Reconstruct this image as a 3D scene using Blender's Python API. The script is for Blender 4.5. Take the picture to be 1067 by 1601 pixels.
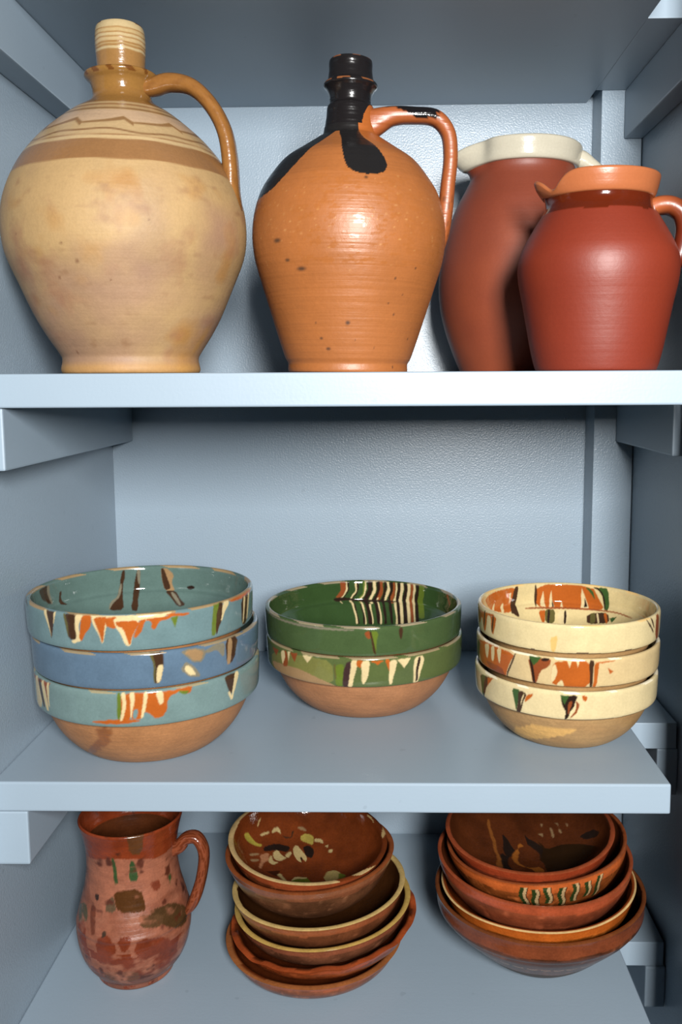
import bpy, math, random
import numpy as np
from mathutils import Matrix, Vector

# ------------------------------------------------------------------ scene, camera, light
for o in list(bpy.data.objects):
    bpy.data.objects.remove(o)
scene = bpy.context.scene
COL = scene.collection
Z0 = 1.40                       # height of the lens above the room floor

cam_d = bpy.data.cameras.new('camera')
cam = bpy.data.objects.new('camera', cam_d)
COL.objects.link(cam)
cam_d.sensor_fit = 'VERTICAL'
cam_d.sensor_height = 36.0
cam_d.lens = 1410.45 / 1601.0 * 36.0
cam_d.shift_x = (533.5 - 574.3) / 1601.0
cam_d.shift_y = (763.8 - 800.5) / 1601.0
cam_d.clip_start = 0.02
_R = ((0.99978732, 0.01989922, -0.00541608), (-0.02039957, 0.99279985, -0.11803525), (0.00302828, 0.11812064, 0.99299463))
cam.matrix_world = Matrix((
    (_R[0][0], _R[2][0], -_R[1][0], 0.0),
    (_R[0][1], _R[2][1], -_R[1][1], 0.0),
    (_R[0][2], _R[2][2], -_R[1][2], Z0),
    (0, 0, 0, 1)))
scene.camera = cam

world = bpy.data.worlds.new('room_light')
scene.world = world
world.use_nodes = True
bg = world.node_tree.nodes['Background']
bg.inputs['Color'].default_value = (0.90, 0.95, 1.0, 1)
bg.inputs['Strength'].default_value = 0.03

def area(name, loc, target, sx, sy, power, color):
    d = bpy.data.lights.new(name, 'AREA')
    d.shape = 'RECTANGLE'
    d.size, d.size_y, d.energy, d.color = sx, sy, power, color
    o = bpy.data.objects.new(name, d)
    COL.objects.link(o)
    o.location = loc
    o.rotation_euler = (Vector(target) - Vector(loc)).to_track_quat('-Z', 'Y').to_euler()
    return o
# the room's lamp, behind and a little to the right of the photographer
area('room_lamp', (0.24, -0.62, Z0 + 0.29), (0.0, 1.1, Z0 - 0.05), 0.26, 0.42, 61.0, (1.0, 0.985, 0.965))

scene.view_settings.view_transform = 'Standard'
scene.view_settings.look = 'None'
scene.view_settings.gamma = 1.0
scene.view_settings.use_curve_mapping = False
scene.view_settings.exposure = 0.0

# ------------------------------------------------------------------ helpers
def lin(c):
    c = np.asarray(c, float) / 255.0
    return np.where(c <= 0.04045, c / 12.92, ((c + 0.055) / 1.055) ** 2.4)

def tag(o, label=None, cat=None, group=None, kind=None):
    if label: o['label'] = label
    if cat: o['category'] = cat
    if group: o['group'] = group
    if kind: o['kind'] = kind
    return o

def empty(name, loc, rot=(0, 0, 0)):
    o = bpy.data.objects.new(name, None)
    o.empty_display_size = 0.02
    COL.objects.link(o)
    o.location = loc
    o.rotation_euler = rot
    return o

def nodes_of(name):
    m = bpy.data.materials.new(name)
    m.use_nodes = True
    nt = m.node_tree
    return m, nt, nt.nodes['Principled BSDF']

def noise(nt, scale, detail=3.0, rough=0.55, vec=None):
    n = nt.nodes.new('ShaderNodeTexNoise')
    n.inputs['Scale'].default_value = scale
    n.inputs['Detail'].default_value = detail
    n.inputs['Roughness'].default_value = rough
    if vec: nt.links.new(vec, n.inputs['Vector'])
    return n

def paint_mat(name, rgb, rough=0.4, peel=0.12, peel_scale=330.0, grain=0.0, spec=0.5):
    """brushed house paint: slight tone drift, orange peel, faint brush lines"""
    m, nt, b = nodes_of(name)
    tc = nt.nodes.new('ShaderNodeTexCoord')
    n1 = noise(nt, 5.0, 4.0, 0.6, tc.outputs['Object'])
    mix = nt.nodes.new('ShaderNodeMix'); mix.data_type = 'RGBA'
    c = lin(rgb)
    mix.inputs['A'].default_value = (*(c * 0.95), 1)
    mix.inputs['B'].default_value = (*(c * 1.05), 1)
    nt.links.new(n1.outputs['Fac'], mix.inputs['Factor'])
    # tiny scuffs and specks
    n3 = noise(nt, 46.0, 2.0, 0.5, tc.outputs['Object'])
    r3 = nt.nodes.new('ShaderNodeValToRGB')
    r3.color_ramp.elements[0].position = 0.735; r3.color_ramp.elements[0].color = (0, 0, 0, 1)
    r3.color_ramp.elements[1].position = 0.76; r3.color_ramp.elements[1].color = (0.25, 0.25, 0.25, 1)
    nt.links.new(n3.outputs['Fac'], r3.inputs['Fac'])
    mix2 = nt.nodes.new('ShaderNodeMix'); mix2.data_type = 'RGBA'
    mix2.inputs['B'].default_value = (*(c * 0.6), 1)
    nt.links.new(mix.outputs['Result'], mix2.inputs['A'])
    nt.links.new(r3.outputs['Color'], mix2.inputs['Factor'])
    nt.links.new(mix2.outputs['Result'], b.inputs['Base Color'])
    b.inputs['Roughness'].default_value = rough
    b.inputs['Specular IOR Level'].default_value = spec
    n2 = noise(nt, peel_scale, 2.0, 0.5, tc.outputs['Object'])
    bp = nt.nodes.new('ShaderNodeBump')
    bp.inputs['Strength'].default_value = peel
    bp.inputs['Distance'].default_value = 0.001
    nt.links.new(n2.outputs['Fac'], bp.inputs['Height'])
    last = bp
    if grain:
        mp = nt.nodes.new('ShaderNodeMapping')
        mp.inputs['Scale'].default_value = (2.0, 60.0, 60.0)
        nt.links.new(tc.outputs['Object'], mp.inputs['Vector'])
        n4 = noise(nt, 3.0, 3.0, 0.6, mp.outputs['Vector'])
        b2 = nt.nodes.new('ShaderNodeBump')
        b2.inputs['Strength'].default_value = grain
        b2.inputs['Distance'].default_value = 0.001
        nt.links.new(n4.outputs['Fac'], b2.inputs['Height'])
        nt.links.new(bp.outputs['Normal'], b2.inputs['Normal'])
        last = b2
    nt.links.new(last.outputs['Normal'], b.inputs['Normal'])
    return m

def clay_mat(name, var=0.18, nscale=28.0, fine=0.10, bump=0.25, bscale=160.0, specks=None, rings=0.0, spec=0.5):
    """ceramic: colour and roughness come from the fired decoration ('Col': rgb + roughness in alpha)"""
    m, nt, b = nodes_of(name)
    tc = nt.nodes.new('ShaderNodeTexCoord')
    at = nt.nodes.new('ShaderNodeAttribute'); at.attribute_name = 'Col'
    n1 = noise(nt, nscale, 4.0, 0.6, tc.outputs['Object'])
    n2 = noise(nt, 420.0, 2.0, 0.6, tc.outputs['Object'])
    mr = nt.nodes.new('ShaderNodeMapRange')
    mr.inputs['From Min'].default_value = 0.25; mr.inputs['From Max'].default_value = 0.75
    mr.inputs['To Min'].default_value = 1.0 - var; mr.inputs['To Max'].default_value = 1.0 + var
    nt.links.new(n1.outputs['Fac'], mr.inputs['Value'])
    mr2 = nt.nodes.new('ShaderNodeMapRange')
    mr2.inputs['From Min'].default_value = 0.25; mr2.inputs['From Max'].default_value = 0.75
    mr2.inputs['To Min'].default_value = 1.0 - fine; mr2.inputs['To Max'].default_value = 1.0 + fine
    nt.links.new(n2.outputs['Fac'], mr2.inputs['Value'])
    mu = nt.nodes.new('ShaderNodeMath'); mu.operation = 'MULTIPLY'
    nt.links.new(mr.outputs['Result'], mu.inputs[0]); nt.links.new(mr2.outputs['Result'], mu.inputs[1])
    vm = nt.nodes.new('ShaderNodeVectorMath'); vm.operation = 'SCALE'
    nt.links.new(at.outputs['Color'], vm.inputs[0]); nt.links.new(mu.outputs['Value'], vm.inputs['Scale'])
    colour = vm.outputs['Vector']
    if specks:
        sc, lo, rgb = specks
        v = nt.nodes.new('ShaderNodeTexVoronoi'); v.inputs['Scale'].default_value = sc
        nt.links.new(tc.outputs['Object'], v.inputs['Vector'])
        rp = nt.nodes.new('ShaderNodeValToRGB')
        rp.color_ramp.elements[0].position = lo; rp.color_ramp.elements[0].color = (1, 1, 1, 1)
        rp.color_ramp.elements[1].position = lo + 0.03; rp.color_ramp.elements[1].color = (0, 0, 0, 1)
        nt.links.new(v.outputs['Distance'], rp.inputs['Fac'])
        mx = nt.nodes.new('ShaderNodeMix'); mx.data_type = 'RGBA'
        mx.inputs['B'].default_value = (*lin(rgb), 1)
        nt.links.new(rp.outputs['Color'], mx.inputs['Factor']); nt.links.new(colour, mx.inputs['A'])
        colour = mx.outputs['Result']
    nt.links.new(colour, b.inputs['Base Color'])
    nt.links.new(at.outputs['Alpha'], b.inputs['Roughness'])
    b.inputs['Specular IOR Level'].default_value = spec
    nb = noise(nt, bscale, 3.0, 0.6, tc.outputs['Object'])
    bp = nt.nodes.new('ShaderNodeBump')
    bp.inputs['Strength'].default_value = bump
    bp.inputs['Distance'].default_value = 0.0012
    nt.links.new(nb.outputs['Fac'], bp.inputs['Height'])
    last = bp
    if rings:
        mp = nt.nodes.new('ShaderNodeMapping'); mp.inputs['Scale'].default_value = (6.0, 6.0, 170.0)
        nt.links.new(tc.outputs['Object'], mp.inputs['Vector'])
        n4 = noise(nt, 1.0, 2.0, 0.5, mp.outputs['Vector'])
        b2 = nt.nodes.new('ShaderNodeBump')
        b2.inputs['Strength'].default_value = rings; b2.inputs['Distance'].default_value = 0.0015
        nt.links.new(n4.outputs['Fac'], b2.inputs['Height']); nt.links.new(bp.outputs['Normal'], b2.inputs['Normal'])
        last = b2
    nt.links.new(last.outputs['Normal'], b.inputs['Normal'])
    return m

def box(name, x0, x1, y0, y1, z0, z1, mat, parent=None, bevel=0.0025, seg=2):
    import bmesh
    bm = bmesh.new()
    vs = [bm.verts.new((x, y, z)) for x in (x0, x1) for y in (y0, y1) for z in (z0, z1)]
    for f in ((0, 1, 3, 2), (4, 6, 7, 5), (0, 4, 5, 1), (2, 3, 7, 6), (0, 2, 6, 4), (1, 5, 7, 3)):
        bm.faces.new([vs[i] for i in f])
    if bevel:
        bmesh.ops.bevel(bm, geom=list(bm.edges), offset=bevel, segments=seg, affect='EDGES', profile=0.6)
    bmesh.ops.recalc_face_normals(bm, faces=bm.faces)
    me = bpy.data.meshes.new(name); bm.to_mesh(me); bm.free()
    me.materials.append(mat)
    o = bpy.data.objects.new(name, me); COL.objects.link(o)
    if parent: o.parent = parent
    return o

def catmull(pts, step):
    """resample a polyline smoothly (centripetal Catmull-Rom), about `step` apart"""
    P = np.asarray(pts, float)
    P = np.vstack([2 * P[0] - P[1], P, 2 * P[-1] - P[-2]])
    out = []
    for i in range(1, len(P) - 2):
        p0, p1, p2, p3 = P[i - 1:i + 3]
        t0 = 0.0
        t1 = t0 + max(np.linalg.norm(p1 - p0), 1e-9) ** 0.5
        t2 = t1 + max(np.linalg.norm(p2 - p1), 1e-9) ** 0.5
        t3 = t2 + max(np.linalg.norm(p3 - p2), 1e-9) ** 0.5
        n = max(1, int(round(np.linalg.norm(p2 - p1) / (step if np.isscalar(step) else step[min(i - 1, len(step) - 1)]))))
        t = np.linspace(t1, t2, n, endpoint=False)[:, None]
        A1 = (t1 - t) / (t1 - t0) * p0 + (t - t0) / (t1 - t0) * p1
        A2 = (t2 - t) / (t2 - t1) * p1 + (t - t1) / (t2 - t1) * p2
        A3 = (t3 - t) / (t3 - t2) * p2 + (t - t2) / (t3 - t2) * p3
        B1 = (t2 - t) / (t2 - t0) * A1 + (t - t0) / (t2 - t0) * A2
        B2 = (t3 - t) / (t3 - t1) * A2 + (t - t1) / (t3 - t1) * A3
        out.append((t2 - t) / (t2 - t1) * B1 + (t - t1) / (t2 - t1) * B2)
    out.append(P[-2][None])
    return np.vstack(out)

PARAM = {}
TONE = {'unglazed_jug_clay': 0.58, 'orange_slip_clay': 0.60, 'red_pitcher_clay': 0.74, 'drip_glaze': 0.87, 'bare_bowl_clay': 1.02, 'brown_dish_clay': 0.60, 'worn_red_clay': 0.58}

def grid_mesh(name, V, F, rgba, mat, parent):
    me = bpy.data.meshes.new(name)
    me.vertices.add(len(V)); me.vertices.foreach_set('co', V.astype(np.float32).ravel())
    nf = len(F)
    me.loops.add(nf * 4); me.loops.foreach_set('vertex_index', F.astype(np.int32).ravel())
    me.polygons.add(nf)
    me.polygons.foreach_set('loop_start', np.arange(0, nf * 4, 4, dtype=np.int32))
    me.polygons.foreach_set('use_smooth', np.ones(nf, dtype=bool))
    me.update(calc_edges=True)
    me.validate()
    at = me.color_attributes.new('Col', 'FLOAT_COLOR', 'POINT')
    rgba[:, :3] *= TONE.get(mat.name, 0.80)             # per-material scale balancing the picked colours against the lamp
    at.data.foreach_set('color', rgba.astype(np.float32).ravel())
    me.materials.append(mat)
    o = bpy.data.objects.new(name, me); COL.objects.link(o)
    if parent: o.parent = parent
    return o

def lathe(name, prof, step, nseg, colour, mat, parent, wob=0.0, seed=0, deform=None, key=None):
    """revolve prof [(r, z)...]; theta 0 faces -Y, grows towards +X; colour(th_deg, s, r, z) -> (n,4)"""
    p = catmull(prof, step)
    p[:, 0] = np.maximum(p[:, 0], 0.0004)
    s = np.concatenate([[0], np.cumsum(np.linalg.norm(np.diff(p, axis=0), axis=1))])
    th = np.arange(nseg) / nseg * 2 * np.pi
    S, T = np.meshgrid(s, th, indexing='ij')
    Rr = np.repeat(p[:, 0][:, None], nseg, 1); Z = np.repeat(p[:, 1][:, None], nseg, 1)
    if wob:
        rg = random.Random(seed)
        for k in (2, 3, 5):
            a, b_, c_ = rg.uniform(0, 6.28), rg.uniform(0, 6.28), rg.uniform(0.3, 1.0)
            Rr = Rr * (1 + wob * c_ / k * np.sin(k * T + a))
            Z = Z + wob * 0.06 * c_ / k * np.sin(k * T + b_) * (Z / max(1e-6, p[:, 1].max()))
    if deform: Rr, Z = deform(np.degrees(T), Rr, Z)
    V = np.stack([Rr * np.sin(T), -Rr * np.cos(T), Z], -1).reshape(-1, 3)
    m = len(s)
    i, j = np.meshgrid(np.arange(m - 1), np.arange(nseg), indexing='ij')
    j2 = (j + 1) % nseg
    F = np.stack([i * nseg + j, i * nseg + j2, (i + 1) * nseg + j2, (i + 1) * nseg + j], -1).reshape(-1, 4)
    rgba = colour(np.degrees(T).ravel(), S.ravel(), Rr.ravel(), Z.ravel())
    o = grid_mesh(name, V, F, rgba, mat, parent)
    if key: PARAM[key] = (o, np.degrees(T).ravel(), S.ravel())
    return o

def sweep(name, path, ra, rb, colour, mat, parent, step=0.0025, n=28, side=(0, 1, 0), key=None):
    """strap handle: elliptical section, ra across `side`, rb in the plane of the handle; ra/rb per control point"""
    ctrl = np.column_stack([np.asarray(path, float), ra if np.ndim(ra) else np.full(len(path), ra), rb if np.ndim(rb) else np.full(len(path), rb)])
    q = catmull(ctrl, step)
    c, A, B = q[:, :3], q[:, 3], q[:, 4]
    t = np.gradient(c, axis=0); t /= np.linalg.norm(t, axis=1)[:, None]
    sd = np.asarray(side, float); sd = sd / np.linalg.norm(sd)
    u = sd[None] - (t @ sd)[:, None] * t; u /= np.linalg.norm(u, axis=1)[:, None]
    w = np.cross(t, u)
    s = np.concatenate([[0], np.cumsum(np.linalg.norm(np.diff(c, axis=0), axis=1))])
    a = np.arange(n) / n * 2 * np.pi
    # slightly squared section with a shallow groove along the strap
    ca, sa = np.cos(a), np.sin(a)
    ca = np.sign(ca) * np.abs(ca) ** 0.8; sa = np.sign(sa) * np.abs(sa) ** 0.8
    V = c[:, None] + u[:, None] * (A[:, None] * ca)[..., None] + w[:, None] * (B[:, None] * sa)[..., None]
    m = len(c)
    V = V.reshape(-1, 3)
    i, j = np.meshgrid(np.arange(m - 1), np.arange(n), indexing='ij'); j2 = (j + 1) % n
    F = np.stack([i * n + j, i * n + j2, (i + 1) * n + j2, (i + 1) * n + j], -1).reshape(-1, 4)
    S = np.repeat(s[:, None], n, 1); Aa = np.repeat(np.degrees(a)[None], m, 0)
    rgba = colour(Aa.ravel(), S.ravel(), V)
    o = grid_mesh(name, V, F, rgba, mat, parent)
    if key: PARAM[key] = (o, Aa.ravel(), S.ravel())
    return o

# ---- decoration: fired glaze colours on the surface coordinates (angle in degrees, metres along the profile)
def flat(n, rgb, rough):
    a = np.empty((n, 4)); a[:, :3] = lin(rgb); a[:, 3] = rough
    return a

def wn(th, s, seed, k=1.0):
    """cheap smooth noise around the pot, about -1..1"""
    r = random.Random(seed); v = 0
    t = np.radians(th)
    for i in range(6):
        v = v + math.sin(r.uniform(0, 6.28)) * 0.0 + np.sin(t * r.randint(2, 14) * k + s * r.uniform(80, 420) + r.uniform(0, 6.28)) / (1 + i * 0.4)
    return v / 3.2

def n3(th, r, z, scale, seed=0, octaves=3, squash=1.0):
    """value noise in space on the surface of a turned pot, about 0..1"""
    t = np.radians(th)
    P0 = np.stack([r * np.sin(t) + 7.3 + seed * 1.7, -r * np.cos(t) + 3.1 + seed * 0.9, z * squash + 5.7], -1) * scale
    tot, amp, v = 0.0, 1.0, 0.0
    def h(i):
        i = i.astype(np.int64)
        k = (i[..., 0] * 73856093) ^ (i[..., 1] * 19349663) ^ (i[..., 2] * 83492791) ^ (seed * 2654435)
        k = (k ^ (k >> 13)) * 1274126177
        return ((k ^ (k >> 16)) & 0xffff) / 65535.0
    for o in range(octaves):
        Q = P0 * 2 ** o
        f = np.floor(Q); u = Q - f; u = u * u * (3 - 2 * u)
        acc = 0.0
        for dx in (0, 1):
            for dy in (0, 1):
                for dz in (0, 1):
                    w = (u[..., 0] if dx else 1 - u[..., 0]) * (u[..., 1] if dy else 1 - u[..., 1]) * (u[..., 2] if dz else 1 - u[..., 2])
                    acc = acc + w * h(f + np.array([dx, dy, dz]))
        v = v + amp * acc; tot += amp; amp *= 0.5
    return v / tot

def blend(rgba, k, rgb):
    k = np.clip(k, 0, 1)[:, None]
    rgba[:, :3] = rgba[:, :3] * (1 - k) + k * lin(rgb)

def inside(px, py, poly):
    c = np.zeros(len(px), bool)
    j = len(poly) - 1
    for i in range(len(poly)):
        xi, yi = poly[i]; xj, yj = poly[j]
        if yi != yj:
            c ^= ((yi > py) != (yj > py)) & (px < (xj - xi) * (py - yi) / (yj - yi) + xi)
        j = i
    return c

def paint(rgba, th, s, polys, seed=1, jit=0.35, smooth=True, aa=(0.0, 0.0)):
    jt0 = th + jit * wn(th, s, seed, 6.0)
    js0 = s + jit * 0.0012 * wn(th, s, seed + 9, 8.0)
    for item in polys:
        rgb, pts = PAL[item[0]] if isinstance(item[0], str) else item[0], item[1]
        pts = np.asarray(pts, float)
        if smooth and len(pts) > 3:                     # round the corners once (Chaikin): glaze runs, it is not cut
            nx = np.roll(pts, -1, 0)
            pts = np.stack([0.8 * pts + 0.2 * nx, 0.2 * pts + 0.8 * nx], 1).reshape(-1, 2)
        c0 = (pts[:, 0].min() + pts[:, 0].max()) / 2
        half = (pts[:, 0].max() - pts[:, 0].min()) / 2 + 2
        w0 = (jt0 - c0 + 180) % 360 - 180
        near = np.nonzero((np.abs(w0) < half) & (js0 > pts[:, 1].min() - 0.003) & (js0 < pts[:, 1].max() + 0.003))[0]
        if not len(near): continue
        w, v = w0[near] + c0, js0[near]
        if aa[0]:
            k = sum(inside(w + dx * aa[0], v + dy * aa[1], pts).astype(float) for dx, dy in ((-.3, -.1), (.1, -.3), (.3, .1), (-.1, .3))) / 4
        else:
            k = inside(w, v, pts).astype(float)
        rgba[near, :3] = rgba[near, :3] * (1 - k[:, None]) + k[:, None] * lin(rgb)
        if len(item) > 2: rgba[near, 3] = np.where(k > 0.5, item[2], rgba[near, 3])
    return rgba

def soft(rgba, z, z0, z1, rgb, rough=None, w=0.0009):
    """a glaze band between heights z0 and z1 with a slightly bled border"""
    k = np.clip((z - z0) / w + 0.5, 0, 1) * np.clip((z1 - z) / w + 0.5, 0, 1)
    blend(rgba, k, rgb)
    if rough is not None: rgba[:, 3] = rgba[:, 3] * (1 - k) + rough * k

def band(rgba, mask, rgb, rough=None):
    rgba[mask, :3] = lin(rgb)
    if rough is not None: rgba[mask, 3] = rough

PAL = dict(cream=(204, 184, 138), orange=(168, 86, 32), brown=(62, 42, 28), green=(92, 108, 38), dgreen=(56, 82, 40),
           teal=(104, 128, 128), dull=(118, 112, 94), tan=(150, 120, 84), rust=(132, 68, 36), olive=(88, 82, 44), dark=(40, 28, 22), bcream=(196, 172, 118), red=(134, 60, 34))
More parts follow.
